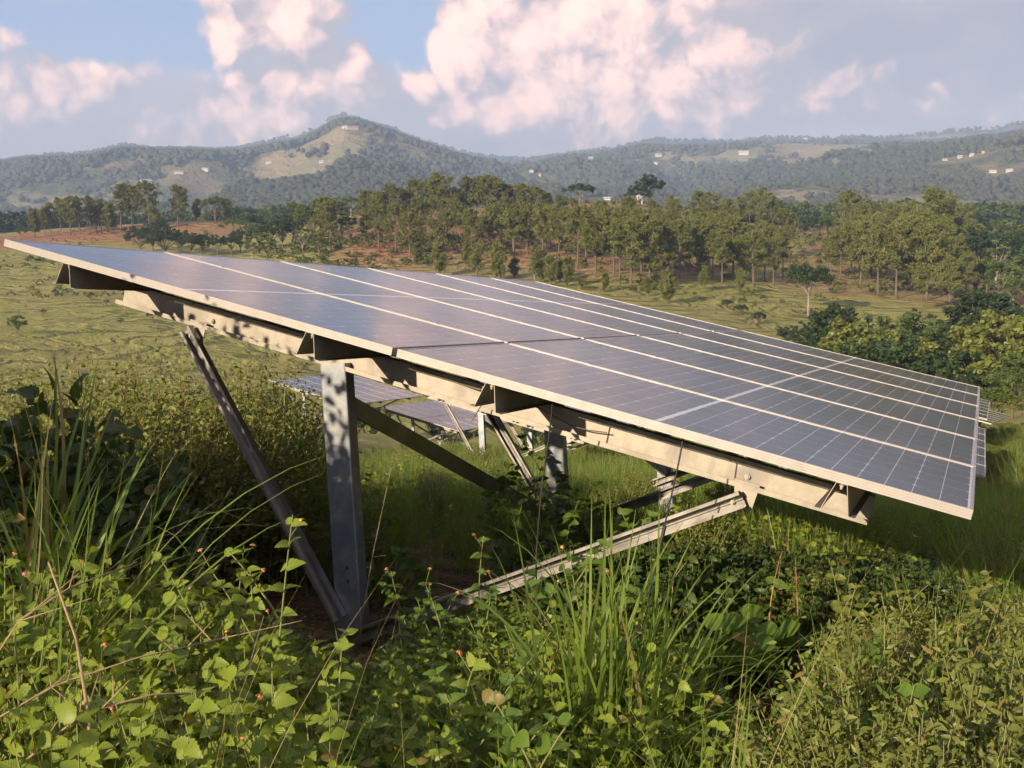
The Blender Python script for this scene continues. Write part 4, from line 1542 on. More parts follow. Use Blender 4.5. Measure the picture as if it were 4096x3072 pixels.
def herb_clump(seed, hgt, rad, stems, pairs, leaf, tmpl, lm, sm='stem', splay=.5, up=.35, whorl=2):
    rg = np.random.default_rng(seed)
    p0 = np.stack([rg.normal(0, rad * .35, stems), rg.normal(0, rad * .35, stems), np.full(stems, -.05)], 1)
    az_ = rg.uniform(0, 6.28, stems)
    sp = np.abs(rg.normal(0, splay, stems)) * rad
    hh = hgt * rg.uniform(.55, 1.0, stems)
    p1 = p0 + np.stack([np.cos(az_) * sp, np.sin(az_) * sp, hh], 1)
    out = [(*sticks(p0, p1, np.full(stems, .0016 * hgt / .5 + .0006)), M[sm])]
    b, d, n, L = [], [], [], []
    for i in range(stems):
        a0 = rg.uniform(0, 6.28)
        for k in range(pairs):
            t = .22 + .78 * (k + .6 + rg.random() * .4) / pairs
            c = p0[i] * (1 - t) + p1[i] * t
            for w in range(whorl):
                a = a0 + k * 1.57 + w * 2 * math.pi / whorl + rg.normal(0, .3)
                b.append(c)
                d.append((math.cos(a), math.sin(a), up + rg.normal(0, .3)))
                L.append(leaf * rg.uniform(.6, 1.15) * (1.05 - .45 * t))
    b, d = np.array(b), np.array(d)
    n = np.array([.75, 0, .75]) + rg.normal(0, .45, b.shape)      # leaves turn to the light, which comes along local +x
    out.append((*leaves(b, d, n, np.array(L), tmpl), M[lm]))
    return joined('herb_clump', out)


def shrub_mesh(seed, hgt, rad, twigs, per, leaf, lm, tmpl=T_SMALL, sm='stem_dry'):
    """small leaved shrub: twigs fanning from the ground, each clothed in leaves"""
    rg = np.random.default_rng(seed)
    az_ = rg.uniform(0, 6.28, twigs)
    q = rg.random(twigs) ** .6
    top = np.stack([np.cos(az_) * rad * q, np.sin(az_) * rad * q, hgt * (.45 + .55 * rg.random(twigs)) * (1 - .35 * q ** 2)], 1)
    bas = top * np.array([.18, .18, 0]) + np.array([0, 0, -.05])
    mid = bas * .45 + top * .55 + np.stack([rg.normal(0, .06 * rad, twigs), rg.normal(0, .06 * rad, twigs), .1 * top[:, 2]], 1)
    st = [(*sticks(bas, mid, np.full(twigs, .007), np.full(twigs, .004)), M[sm]), (*sticks(mid, top, np.full(twigs, .004), np.full(twigs, .0015)), M[sm])]
    t = rg.random((twigs, per)) ** .7
    c = np.where(t[..., None] < .45, bas[:, None] + (mid - bas)[:, None] * (t / .45)[..., None], mid[:, None] + (top - mid)[:, None] * ((t - .45) / .55)[..., None])
    c = c.reshape(-1, 3) + rg.normal(0, .035 * max(hgt, .6), (twigs * per, 3))
    keep = c[:, 2] > hgt * .10
    c = c[keep]
    d = rg.normal(size=c.shape) + np.array([0, 0, .25])
    n = rg.normal(0, .5, c.shape) + np.array([.7, 0, .7])
    lv = (*leaves(c, d, n, leaf * rg.uniform(.55, 1.25, len(c)), tmpl), M[lm])
    return st, lv


def grass_tuft(seed, n, length, width, lean, bend, matl='grass', rad=.05, seg=6, seed_heads=0):
    rg = np.random.default_rng(seed)
    base = np.stack([rg.normal(0, rad, n), rg.normal(0, rad, n), np.full(n, -.03)], 1)
    parts = [(*blades(rg, base, n, length, width, lean, bend, seg), M[matl])]
    if seed_heads:
        b2 = np.stack([rg.normal(0, rad, seed_heads), rg.normal(0, rad, seed_heads), np.full(seed_heads, -.03)], 1)
        parts.append((*blades(rg, b2, seed_heads, length * 1.35, .003, lean * .7, bend * .5, seg), M['grass_dry']))
    return joined('grass_tuft', parts)


# how high the near growth may stand, as a line across the view (so that the steel stays in sight as it does on site)
LIMX = [-300, 0, 120, 250, 330, 420, 560, 650, 700, 800, 900, 1000, 1120, 1250, 1400, 1500, 1650, 1800, 1950, 2100, 2250, 2500]
LIMY = [740, 760, 900, 1120, 1190, 1240, 1310, 1350, 1420, 1410, 1350, 1300, 1260, 1255, 1250, 1235, 1190, 1200, 1235, 1260, 1270, 1270]


def col_of(x, y):
    return 1106 + x / np.maximum(y, .3) * (FPX / (4096 / 2212)) * math.cos(PITCH) ** -1 * .995


def limit_z(x, y, lx=LIMX, ly=LIMY):
    py = np.interp(col_of(x, y), lx, ly)
    yy = (py * 4096 / 2212 - 1536) / FPX
    dy, dz = math.cos(PITCH) - yy * math.sin(PITCH), -math.sin(PITCH) - yy * math.cos(PITCH)
    return CAMZ + np.asarray(y) * dz / dy


def table_clear(x, y):
    """height of the underside of the near table over a point, or a large number outside it"""
    p = np.stack([np.asarray(x) - T_O.x, np.asarray(y) - T_O.y], -1)
    # on the plane: u, v from the plan position
    A2 = np.array([[T_U.x, T_V.x], [T_U.y, T_V.y]])
    uv = p @ np.linalg.inv(A2).T
    z = T_O.z + uv[..., 0] * T_U.z + uv[..., 1] * T_V.z
    ins = (uv[..., 0] > -.15) & (uv[..., 0] < LEN_U + .15) & (uv[..., 1] > -.15) & (uv[..., 1] < VB + .15)
    return np.where(ins, z - .26, 99.0), uv


far_tables = []
for o in col.objects:
    if o.name.startswith('solar_table') and o is not table and o.type == 'EMPTY':
        far_tables.append(o)


def far_clear(x, y):
    z = np.full(np.shape(x), 99.0)
    for o in far_tables:
        mw = o.matrix_world
        o0 = mw @ tl(0, 0, 0)
        U_, V_ = mw.to_3x3() @ Vector((1, 0, 0)), mw.to_3x3() @ Vector((0, -1, 0))
        p = np.stack([np.asarray(x) - o0.x, np.asarray(y) - o0.y], -1)
        uv = p @ np.linalg.inv(np.array([[U_.x, V_.x], [U_.y, V_.y]])).T
        zz = o0.z + uv[..., 0] * U_.z + uv[..., 1] * V_.z
        ins = (uv[..., 0] > -.3) & (uv[..., 0] < LEN_U + .3) & (uv[..., 1] > -.3) & (uv[..., 1] < VB + .5)
        z = np.where(ins, np.minimum(z, zz - .35), z)
    return z


RG = np.random.default_rng(9)
SUN_TURN = math.atan2(-SUN_TRAVEL.y, -SUN_TRAVEL.x)


def field_pts(n, y0, y1, pxa, pxb, power=.5):
    """points on the ground in a wedge of the view, even over the ground for power .5"""
    yy = y0 + (y1 - y0) * RG.random(n) ** power
    yy = np.sqrt(y0 ** 2 + (y1 ** 2 - y0 ** 2) * RG.random(n))
    px = RG.uniform(pxa, pxb, n)
    xx = (px - 1106) / (FPX / (4096 / 2212)) * yy
    return xx, yy


def sow(name, n, y0, y1, pxa, pxb, protos, heights, s0, s1, label, cat, front=True, dens=None, tilt=.12, lim=None, under=True, patchy=False):
    x, y = field_pts(n, y0, y1, pxa, pxb)
    g = height(x, y)
    sc = RG.uniform(s0, s1, n)
    pk = RG.integers(0, len(protos), n)
    h0 = np.array(heights)[pk]
    top = np.full(n, 99.0)
    if front:
        top = np.minimum(top, limit_z(x, y, *(lim or (LIMX, LIMY))))
    gapc = (col_of(x, y) > 1540) & (col_of(x, y) < 1840) & (y < 3.95)          # low in front of the bare earth
    top = np.where(gapc, np.minimum(top, limit_z(x, y, [0, 1], [1560, 1560])), top)
    tcz, uv = table_clear(x, y)
    top = np.minimum(top, np.minimum(tcz, far_clear(x, y)))
    for pa, pb, ym, py_ in ((1130, 1500, 2.95, 1440), (640, 800, 4.9, 1440)):          # keep the grass clump and the foot of the post in sight
        zone = (col_of(x, y) > pa) & (col_of(x, y) < pb) & (y < ym)
        top = np.where(zone, np.minimum(top, limit_z(x, y, [0, 1], [py_, py_])), top)
    sc = np.minimum(sc, (top - g) * RG.uniform(.62, 1.0, n) / h0)
    keep = sc > s0 * .42
    if not under:
        keep &= tcz > 50
    if patchy:
        keep &= fbm(x * 1.7 + len(name), y * 1.7, 3) > RG.uniform(-.75, .05, n)      # openings and clumps
    if dens is not None:
        keep &= RG.random(n) < dens(x, y, uv)
    # keep the ground bare where the earth shows
    bare = ((x - 1.05) / .50) ** 2 + ((y - 4.1) / .42) ** 2
    keep &= bare > 1
    x, y, g, sc, pk = x[keep], y[keep], g[keep], sc[keep], pk[keep]
    m_ = len(x)
    rot = np.stack([RG.normal(0, tilt, m_), RG.normal(0, tilt, m_), SUN_TURN + RG.normal(0, .75, m_)], 1)
    return scatter(name, np.stack([x, y, g], 1), rot, sc, pk, protos, label, cat)


HERBS = [herb_clump(101, .34, .22, 12, 6, .046, T_HERB, 'herb'), herb_clump(102, .28, .20, 13, 6, .036, T_HERB, 'herb', whorl=3), herb_clump(103, .40, .20, 10, 7, .050, T_HERB, 'herb'), herb_clump(104, .32, .24, 13, 6, .038, T_ROUND, 'herb')]
LANTS = [herb_clump(111, .62, .28, 9, 9, .066, T_LANT, 'lantana', up=.15), herb_clump(112, .55, .30, 10, 8, .060, T_LANT, 'lantana', up=.1), herb_clump(113, .70, .26, 8, 10, .068, T_LANT, 'lantana', up=.2)]
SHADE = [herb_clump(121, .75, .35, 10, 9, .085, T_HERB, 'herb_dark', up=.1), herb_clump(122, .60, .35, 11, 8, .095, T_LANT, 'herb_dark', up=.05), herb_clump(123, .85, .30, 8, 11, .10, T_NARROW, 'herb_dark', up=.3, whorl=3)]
OLIVE = []
for s in (131, 132, 133, 134):
    st, lv = shrub_mesh(s, .50 + .12 * (s % 2), .24, 40, 44, .027, 'herb_dry' if s % 3 else 'herb', T_OLIVE, 'stem')
    OLIVE.append(joined('olive_weed', st + [lv]))
GRASS = [grass_tuft(141, 26, .62, .010, .30, .9), grass_tuft(142, 22, .80, .009, .25, .8, seed_heads=3), grass_tuft(143, 30, .50, .009, .40, 1.0), grass_tuft(144, 20, .70, .007, .5, 1.1)]
GRASS_DRY = [grass_tuft(151, 12, .55, .005, .7, .8, 'grass_dry'), grass_tuft(152, 9, .75, .004, .5, .5, 'grass_dry')]
LONG = [grass_tuft(161, 34, 1.0, .012, .22, .9, rad=.10, seed_heads=3), grass_tuft(162, 30, .85, .011, .30, 1.0, rad=.10), grass_tuft(163, 36, 1.1, .011, .2, .7, rad=.12, seed_heads=5)]

sow('low_herbs', 3400, 1.7, 6.2, -60, 2280, HERBS, [.36, .30, .42, .34], .75, 1.35, 'low leafy ground cover filling the foreground', 'ground cover', patchy=True, dens=lambda x, y, uv: np.where(col_of(x, y) < 700, .55, np.where(col_of(x, y) > 1700, .3, 1.0)))
sow('lantana_thicket', 900, 1.9, 5.0, -120, 900, LANTS, [.66, .60, .74], .8, 1.25, 'tangle of toothed yellow green leaves at the lower left', 'undergrowth', patchy=True, dens=lambda x, y, uv: np.where(col_of(x, y) < 640, .9, .35))
sow('lantana_patch', 260, 2.6, 5.2, 820, 1500, LANTS, [.66, .60, .74], .7, 1.1, 'leafy undergrowth below the slanting brace', 'undergrowth')
MIXED = OLIVE + [herb_clump(135, .45, .2, 9, 7, .045, T_NARROW, 'herb_dry', up=.4, whorl=3), herb_clump(136, .40, .22, 10, 6, .040, T_HERB, 'herb'), grass_tuft(137, 14, .5, .006, .4, .8, 'grass'), herb_clump(138, .5, .18, 7, 8, .05, T_LANT, 'herb_dry', up=.2)]
sow('olive_weeds', 2300, 2.2, 6.0, 1660, 2330, MIXED, [.62] * 4 + [.5, .45, .5, .55], .5, 1.3, 'olive small leaved weeds in the sun at the lower right', 'undergrowth', patchy=True, dens=lambda x, y, uv: np.clip((col_of(x, y) - 1660) / 200, 0, 1))
DEEP = [herb_clump(124, .70, .30, 12, 9, .080, T_HERB, 'herb_dark', up=.05), herb_clump(125, .62, .30, 10, 9, .075, T_ROUND, 'herb_dark', up=.05), herb_clump(126, .8, .3, 10, 10, .07, T_LANT, 'herb_dark', up=.1)]  # dark leaf colour also stands in for shade thrown by taller growth
sow('dark_weeds', 900, 4.3, 7.5, 1180, 2050, DEEP, [.74, .66, .85], .8, 1.4, 'dark tangled weeds beside and under the lower panel edge, shade put into their leaf colour', 'undergrowth', lim=([0, 1250, 1500, 1700, 2200], [1150, 1130, 1130, 1150, 1180]))
sow('fine_grass', 2600, 1.8, 6.5, -150, 1700, GRASS, [.62, .85, .5, .66], .6, 1.15, 'thin grass mixed through the foreground weeds', 'grass', dens=lambda x, y, uv: np.where(col_of(x, y) < 800, .95, .38))
sow('right_grass', 420, 2.4, 6.2, 1640, 2330, GRASS + LANTS[:1] + HERBS[:2], [.62, .85, .5, .66, .66, .36, .30], .6, 1.25, 'thin green grass and herbs among the lower right weeds', 'grass', patchy=True, lim=([0, 2500], [1185, 1185]))
sow('dry_grass', 700, 1.8, 6.5, -150, 2250, GRASS_DRY, [.5, .7], .6, 1.2, 'dry straw coloured stalks among the weeds', 'grass', tilt=.5, dens=lambda x, y, uv: np.where(col_of(x, y) < 500, 1, .35))
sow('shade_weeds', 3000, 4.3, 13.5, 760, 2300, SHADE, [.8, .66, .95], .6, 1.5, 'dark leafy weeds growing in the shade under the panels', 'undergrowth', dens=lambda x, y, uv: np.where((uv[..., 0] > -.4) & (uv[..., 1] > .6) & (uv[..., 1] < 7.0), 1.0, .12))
LIMB = ([-300, 0, 250, 400, 560, 640, 700, 800, 1000, 2500], [735, 735, 725, 735, 770, 800, 930, 960, 960, 880])
LIML = ([-300, 0, 250, 400, 560, 640, 700, 2500], [760, 760, 760, 780, 850, 870, 960, 900])
sow('meadow_grass', 5200, 6.0, 18.0, -150, 2450, LONG + GRASS + OLIVE[:2] + LANTS[:1] + GRASS_DRY, [1.05, .9, 1.15, .62, .85, .5, .66, .62, .62, .66, .5, .7], .5, 1.15, 'tall green grass behind and beside the panels', 'grass', lim=LIML, dens=lambda x, y, uv: np.where((uv[..., 0] > 0) & (uv[..., 1] > 0) & (uv[..., 1] < 4.6) & (uv[..., 0] < 7), .25, 1.0))
sow('slope_grass', 13000, 18.0, 62.0, -150, 2450, LONG + OLIVE[:2] + GRASS_DRY, [1.05, .9, 1.15, .62, .62, .5, .7], .6, 1.5, 'rough grass running down the slope to the valley', 'grass', lim=LIML)

# ------------------------------------------------------------------ plants one can pick out
HR = random.Random(21)
HG = np.random.default_rng(21)


def leaf_obj_mesh(name, tmpl, matl, bend=0.0):
    v, f = tmpl
    v = v.copy()
    v[:, 2] -= bend * v[:, 0] ** 2
    return np_mesh(name, v, f, M[matl], True)


LEAF_L = [leaf_obj_mesh('leaf', leaf_template(_st, _w, fo, dr, .06), 'lantana_v') for fo, dr in ((.25, .2), (.35, .4), (.15, .55), (.45, .3))]
LEAF_D = [leaf_obj_mesh('leaf', leaf_template(_st, _w, fo, dr, .05), 'herb_v') for fo, dr in ((.25, .2), (.35, .4), (.2, .5))]
LEAF_R = [leaf_obj_mesh('leaf', leaf_template(np.linspace(0, 1, 8), [.05, .30, .42, .47, .46, .38, .22, .01], fo, dr, .02), 'herb') for fo, dr in ((.15, .2), (.25, .35))]
LEAF_O = [leaf_obj_mesh('leaf', T_HERB, 'herb_dry'), leaf_obj_mesh('leaf', leaf_template([0, .12, .4, .75, 1], [.02, .22, .34, .24, .01], .35, .5), 'herb_dry')]


def flower_mesh(kind):
    rg = np.random.default_rng(hash(kind) % 97 if False else {'flower_orange': 1, 'flower_pink': 2, 'flower_yellow': 3}[kind])
    n = 22
    a, e = rg.uniform(0, 6.28, n), rg.uniform(.1, 1.5, n)
    d = np.stack([np.cos(a) * np.cos(e), np.sin(a) * np.cos(e), np.sin(e) * .6], 1)
    c = d * .013
    s = unit(np.cross(d, rg.normal(size=d.shape)))
    u_ = np.cross(d, s)
    k = .0048
    v = np.stack([c - s * k, c - u_ * k, c + s * k, c + u_ * k], 1).reshape(-1, 3)
    return np_mesh('flower_head', v, np.arange(n * 4).reshape(-1, 4), M[kind])


FLOWERS = {k: flower_mesh(k) for k in ('flower_orange', 'flower_pink', 'flower_yellow')}


def put(mesh, name, parent, loc, d, nrm, size):
    o = new_obj(name, mesh, parent)
    d = Vector(d).normalized()
    s = Vector(nrm).cross(d)
    if s.length < 1e-4:
        s = Vector((1, 0, 0)).cross(d)
    s.normalize()
    n = d.cross(s)
    m3 = Matrix((d, s, n)).transposed() * size
    o.matrix_basis = Matrix.Translation(loc) @ m3.to_4x4()
    return o


def lantana(tip, base=None, label='', group=None, pairs=10, leaf=.085, flowers=(), meshes=LEAF_L, name='lantana_plant', stem='stem', side=2, bow=.12, clear=.18, cat='plant'):
    tip = Vector(tip)
    if base is None:
        base = (tip.x + HR.uniform(-.25, .25), tip.y + HR.uniform(-.15, .2))
    b = Vector((base[0], base[1], H(base[0], base[1])))
    root = empty(name, b)
    t1 = tip - b
    mid = t1 * .5 + Vector((HR.uniform(-bow, bow), HR.uniform(-bow, bow), .06))
    cur = lambda t: mid * (2 * t * (1 - t)) * 1.0 + t1 * (t * t) + Vector((0, 0, -.03)) * (1 - t)
    mb = MB()
    mb.tube([cur(t) for t in np.linspace(0, 1, 10)], [.0065 * (1 - .75 * t) for t in np.linspace(0, 1, 10)], 5)
    mb.build('stem', M[stem], root, True)
    shoots = [(cur, 1.0, pairs, clear)]
    for s_ in range(side):
        t0 = HR.uniform(.45, .8)
        p0 = cur(t0)
        a = HR.uniform(0, 6.28)
        ln = t1.length * HR.uniform(.22, .38)
        e = p0 + Vector((math.cos(a) * ln * .6, math.sin(a) * ln * .6, ln * .8))
        f = (lambda p0, e: (lambda t: p0.lerp(e, t) + Vector((0, 0, .05 * t * (1 - t)))))(p0, e)
        m2 = MB()
        m2.tube([f(t) for t in np.linspace(0, 1, 5)], [.004 * (1 - .6 * t) for t in np.linspace(0, 1, 5)], 4)
        m2.build('side_shoot', M[stem], root, True)
        shoots.append((f, .8, max(3, pairs // 2), .3))
    for f, sc, n, cl in shoots:
        a0 = HR.uniform(0, 3.14)
        for k in range(n):
            t = cl + (1 - cl) * (k + .6) / n
            c = f(min(t, 1.0))
            for q in (0, 1):
                a = a0 + k * 1.57 + q * math.pi + HR.gauss(0, .25)
                L = leaf * sc * HR.uniform(.75, 1.15) * (1.1 - .55 * t)
                put(HR.choice(meshes), 'leaf', root, c, (math.cos(a), math.sin(a), HR.uniform(-.15, .55) + .4 * (t > .9)), (HR.gauss(-.42, .3), HR.gauss(-.5, .3), .75), L)
    for i, fk in enumerate(flowers):
        f = shoots[i % len(shoots)][0]
        c = f(.93)
        a = HR.uniform(0, 6.28)
        e = c + Vector((math.cos(a) * .035, math.sin(a) * .035, .05 + .02 * i))
        m2 = MB()
        m2.tube([c, e], .0013, 4)
        m2.build('flower_stalk', M['stem'], root)
        o = new_obj('flower_head', FLOWERS[fk], root)
        o.location = e
        o.rotation_euler = (HR.gauss(0, .3), HR.gauss(0, .3), 0)
        s = HR.uniform(.6, .85)
        o.scale = (s, s, s)
    tag(root, label, cat, group)
    return root


PT = lambda px, py, Y: Vector(P(px, py, Y))
O_, K_, Y_ = 'flower_orange', 'flower_pink', 'flower_yellow'
lantana(PT(632, 1112, 3.05), P(560, 1500, 2.95)[:2], 'tall lantana stem leaning right in front of the left brace', None, 11, .080, (Y_,), side=1, bow=.02, clear=.25)
lantana(PT(527, 1178, 3.4), P(440, 1400, 3.3)[:2], 'lantana stem with curled tip left of the tall leaning one', None, 8, .070, (Y_,), side=1, bow=.03, clear=.35)
lantana(PT(98, 1232, 2.9), None, 'lantana with a pink flower head at the left edge', None, 9, .085, (K_,))
lantana(PT(540, 1232, 3.0), None, 'lantana with orange and pink heads below the tall leaning stem', None, 9, .085, (O_, K_, Y_))
lantana(PT(440, 1270, 3.1), None, 'lantana with one orange head left of the tall stem', None, 8, .08, (O_,))
lantana(PT(845, 1235, 4.35), None, 'lantana with paired red heads right of the steel post', None, 8, .075, (K_, K_), LEAF_D)
lantana(PT(1045, 1158, 4.1), P(1050, 1330, 4.1)[:2], 'slender lantana with two orange heads in front of the shaded weeds', None, 9, .07, (O_, O_), LEAF_D, side=1)
lantana(PT(1232, 1188, 3.9), None, 'lantana with a yellow head crossing the slanting brace', None, 8, .07, (Y_,), LEAF_D)
lantana(PT(978, 1293, 3.9), None, 'lantana with orange heads just under the slanting brace', None, 8, .07, (O_, O_), LEAF_D)
lantana(PT(1198, 1262, 3.5), None, 'lantana with small yellow heads left of the big grass clump', None, 8, .07, (Y_, O_), LEAF_D)
lantana(PT(1327, 1240, 3.7), None, 'lantana with one red head behind the big grass clump', None, 8, .07, (K_,), LEAF_D)
lantana(PT(1360, 1380, 3.2), None, 'lantana with a pink head inside the big grass clump', None, 8, .07, (K_,), LEAF_D)
lantana(PT(1030, 1420, 2.75), P(1000, 1640, 2.7)[:2], 'bright lantana with a withered tip at the bottom middle', None, 9, .085, (O_,))
lantana(PT(1240, 1545, 2.5), None, 'pale round leaved shoot at the bottom right of the middle', None, 7, .075, (), LEAF_R)
LB = ('lantana shoot with toothed bright leaves in the lower left thicket', 'lantana shoots of the lower left thicket')
for px, py, Y in [(30, 1330, 2.6), (60, 1440, 2.4), (150, 1300, 2.9), (130, 1500, 2.3), (210, 1390, 2.7), (250, 1520, 2.3), (300, 1330, 3.1), (330, 1460, 2.5), (390, 1370, 2.9), (400, 1560, 2.2), (450, 1440, 2.6), (480, 1340, 3.1), (520, 1520, 2.4),
                  (570, 1380, 2.9), (590, 1480, 2.5), (640, 1420, 2.8), (660, 1540, 2.3), (700, 1470, 2.6), (610, 1330, 3.3), (350, 1250, 3.5), (240, 1240, 3.4), (180, 1210, 3.3), (10, 1200, 3.0), (720, 1400, 3.2), (460, 1600, 2.2), (560, 1610, 2.2), (95, 1380, 2.6), (190, 1450, 2.45), (270, 1430, 2.6), (360, 1400, 2.75), (420, 1490, 2.45), (500, 1440, 2.6), (540, 1430, 2.7), (310, 1560, 2.25), (210, 1590, 2.2), (110, 1590, 2.2), (20, 1560, 2.2), (620, 1560, 2.3), (740, 1560, 2.4), (680, 1380, 3.1), (30, 1270, 2.85)]:
    lantana(PT(px, py, Y), None, *LB, pairs=8, leaf=HR.uniform(.065, .09), flowers=(O_,) if HR.random() < .12 else (), side=1)
MB_ = ('green leafy shoot below the slanting brace', 'leafy shoots below the slanting brace')
for px, py, Y in [(860, 1330, 3.8), (900, 1290, 4.1), (930, 1400, 3.3), (1060, 1270, 3.9), (1090, 1350, 3.4), (1130, 1300, 3.7), (1150, 1420, 3.0), (880, 1440, 3.1), (820, 1500, 2.7), (960, 1500, 2.7), (1100, 1500, 2.7), (1010, 1330, 3.6)]:
    lantana(PT(px, py, Y), None, *MB_, pairs=8, leaf=HR.uniform(.06, .08), meshes=LEAF_D, side=1)
lantana(PT(1905, 1365, 3.2), P(1840, 1640, 3.1)[:2], 'round leaved climbing shoot beside the bare earth', None, 8, .075, (), LEAF_R, side=1, clear=.1)
lantana(PT(1975, 1480, 2.8), None, 'dusty round leaved plant at the lower right', None, 6, .085, (), LEAF_R, side=1)
lantana(PT(1690, 1190, 4.3), P(1672, 1400, 4.2)[:2], 'reddish stalk with few leaves, left of the pair under the panel corner', None, 5, .08, (), LEAF_D, stem='stem_red', side=0, clear=.2)
lantana(PT(1718, 1205, 4.25), P(1735, 1420, 4.15)[:2], 'reddish stalk with few leaves, right of the pair under the panel corner', None, 5, .075, (), LEAF_D, stem='stem_red', side=0, clear=.2)
lantana(PT(1790, 1205, 4.2), P(1830, 1400, 4.1)[:2], 'pale green spire with narrow leaves under the panel corner', None, 9, .07, (), LEAF_O, side=1)
BH = ('big heart leaved plant in the shade beside the grass clump', 'heart leaved plants in the shade')
for px, py, Y in [(1600, 1330, 4.0), (1560, 1350, 3.8), (1640, 1390, 3.7)]:
    lantana(PT(px, py, Y), None, *BH, pairs=3, leaf=.16, meshes=LEAF_R, side=1, clear=.6)
RS = ('olive weed shoot in the sunlit patch at the lower right', 'olive weed shoots at the lower right')
for px, py, Y in [(1850, 1260, 4.0), (1930, 1240, 4.2), (2000, 1290, 3.8), (2080, 1250, 4.1), (2150, 1300, 3.6), (2190, 1400, 3.0), (2060, 1400, 3.1), (1960, 1390, 3.3), (2120, 1480, 2.7), (2010, 1550, 2.5), (2180, 1560, 2.4), (1880, 1480, 2.9)]:
    lantana(PT(px, py, Y), None, *RS, pairs=9, leaf=HR.uniform(.05, .065), meshes=LEAF_O, side=2)
# dark leafy shoots standing under the table
DS = ('dark leafy shoot standing up under the panels', 'leafy shoots under the panels')
for px, py, Y in [(1100, 1000, 6.6), (1150, 1030, 6.2), (1130, 1080, 5.6), (1180, 960, 7.5), (1060, 1060, 6.0), (1250, 1080, 5.8), (1290, 1040, 6.4), (1210, 1020, 6.6), (1340, 1100, 5.4), (830, 1120, 5.6), (860, 1190, 5.2)]:
    lantana(PT(px, py, Y), None, *DS, pairs=9, leaf=.10, meshes=LEAF_D, side=2)


def blade_mesh(seed, length, width, lean, bend, matl='grass'):
    rg = np.random.default_rng(seed)
    n = 1
    t = np.linspace(0, 1, 11)
    ang = lean + bend * t ** 1.8
    dl = length / 10
    x = np.concatenate([[0], np.cumsum(np.sin(ang[:-1]) * dl)])
    z = np.concatenate([[0], np.cumsum(np.cos(ang[:-1]) * dl)])
    w = width * np.array([.5 + .5 * min(1, q * 5) - q ** 2.4 * .98 for q in t]) * .5
    tw = np.linspace(0, rg.uniform(-.6, .6), 11)
    k = .28
    v = np.stack([np.stack([x - w * np.sin(tw), -w * np.cos(tw), z + w * k], 1), np.stack([x, 0 * x, z], 1), np.stack([x + w * np.sin(tw), w * np.cos(tw), z + w * k], 1)], 1).reshape(-1, 3)
    f = []
    for i in range(10):
        a = i * 3
        f += [(a, a + 1, a + 4, a + 3), (a + 1, a + 2, a + 5, a + 4)]
    return np_mesh('blade', v, np.array(f), M[matl], True)


BLADES = [blade_mesh(s, 1.0, wd, le, be) for s, wd, le, be in ((1, .014, .06, .25), (2, .015, .10, .6), (3, .013, .16, 1.0), (4, .012, .22, 1.5), (5, .015, .12, 1.9), (6, .011, .05, .4), (7, .013, .30, 1.1))]
BLADES_DRY = [blade_mesh(s, 1.0, wd, le, be, 'grass_dry') for s, wd, le, be in ((8, .006, .15, .5), (9, .005, .35, .9))]


def grass_clump(px, py, Y, n, length, label, group=None, rad=.06, lean=0.0, lean_az=0.0, dry=.06, wide=1.0):
    g = P(px, py, Y)
    b = Vector((g[0], g[1], H(g[0], g[1])))
    root = empty('grass_clump', b)
    for i in range(n):
        o = new_obj('blade', HR.choice(BLADES_DRY if HR.random() < dry else BLADES), root)
        L = length * HR.uniform(.55, 1.08)
        o.location = (HR.gauss(0, rad), HR.gauss(0, rad), -.02)
        m3 = Matrix.Rotation(lean_az, 3, 'Z') @ Matrix.Rotation(lean, 3, 'Y') @ Matrix.Rotation(HR.uniform(0, 6.28) - lean_az, 3, 'Z') @ Matrix.Rotation(HR.gauss(0, .10), 3, 'Y')
        o.matrix_basis = Matrix.Translation(o.location) @ (m3 @ Matrix.Diagonal((L, L * wide, L))).to_4x4()
    tag(root, label, 'grass', group)
    return root


grass_clump(1310, 1560, 3.05, 110, 1.0, 'big bright grass clump in front of the slanting brace', rad=.075, wide=1.25)
grass_clump(1340, 1540, 3.2, 44, 1.05, 'second tuft close behind the big bright grass clump', rad=.09, lean=.12, wide=1.2)
grass_clump(1575, 1680, 2.55, 30, .66, 'upright grass tuft at the bottom edge right of the middle', rad=.05, wide=1.2)
grass_clump(1640, 1690, 2.6, 12, .5, 'thin grass tuft next to the bare earth', rad=.04, lean=.3)
grass_clump(735, 1560, 3.1, 7, .78, 'few tall grass blades in front of the steel post', rad=.03)
grass_clump(800, 1500, 3.3, 6, .7, 'thin grass blades just right of the steel post', rad=.03)
for px, py, Y, n, L, la in [(-30, 1240, 3.0, 24, 1.45, 0.1), (30, 1180, 3.5, 40, 1.4, .0), (90, 1220, 3.3, 24, 1.2, .3), (-70, 1300, 2.7, 14, 1.35, .2), (10, 1100, 4.0, 44, 1.45, -.2), (150, 1200, 3.7, 34, 1.15, .1)]:
    grass_clump(px, py, Y, n, L, 'tall arching grass clump at the left edge', 'tall grass clumps at the left edge', .09, .22, la, .10, 1.1)
grass_clump(440, 1010, 6.6, 40, 1.15, 'upright green grass tuft left of the steel post', rad=.10, wide=1.3)
grass_clump(640, 980, 7.6, 44, 1.25, 'dense grass tuft at the left end of the distant panels', rad=.12, wide=1.3)
grass_clump(585, 960, 8.4, 40, 1.35, 'dry topped grass tuft behind the steel post', rad=.12, dry=.5, wide=1.3)
for px, py, Y, n, L in [(2170, 1240, 5.2, 26, .6), (2215, 1150, 6.4, 30, .8), (2150, 1100, 8.0, 30, .8)]:
    grass_clump(px, py, Y, n, L, 'green grass tuft at the right edge below the panels', 'grass tufts at the right edge', .10)


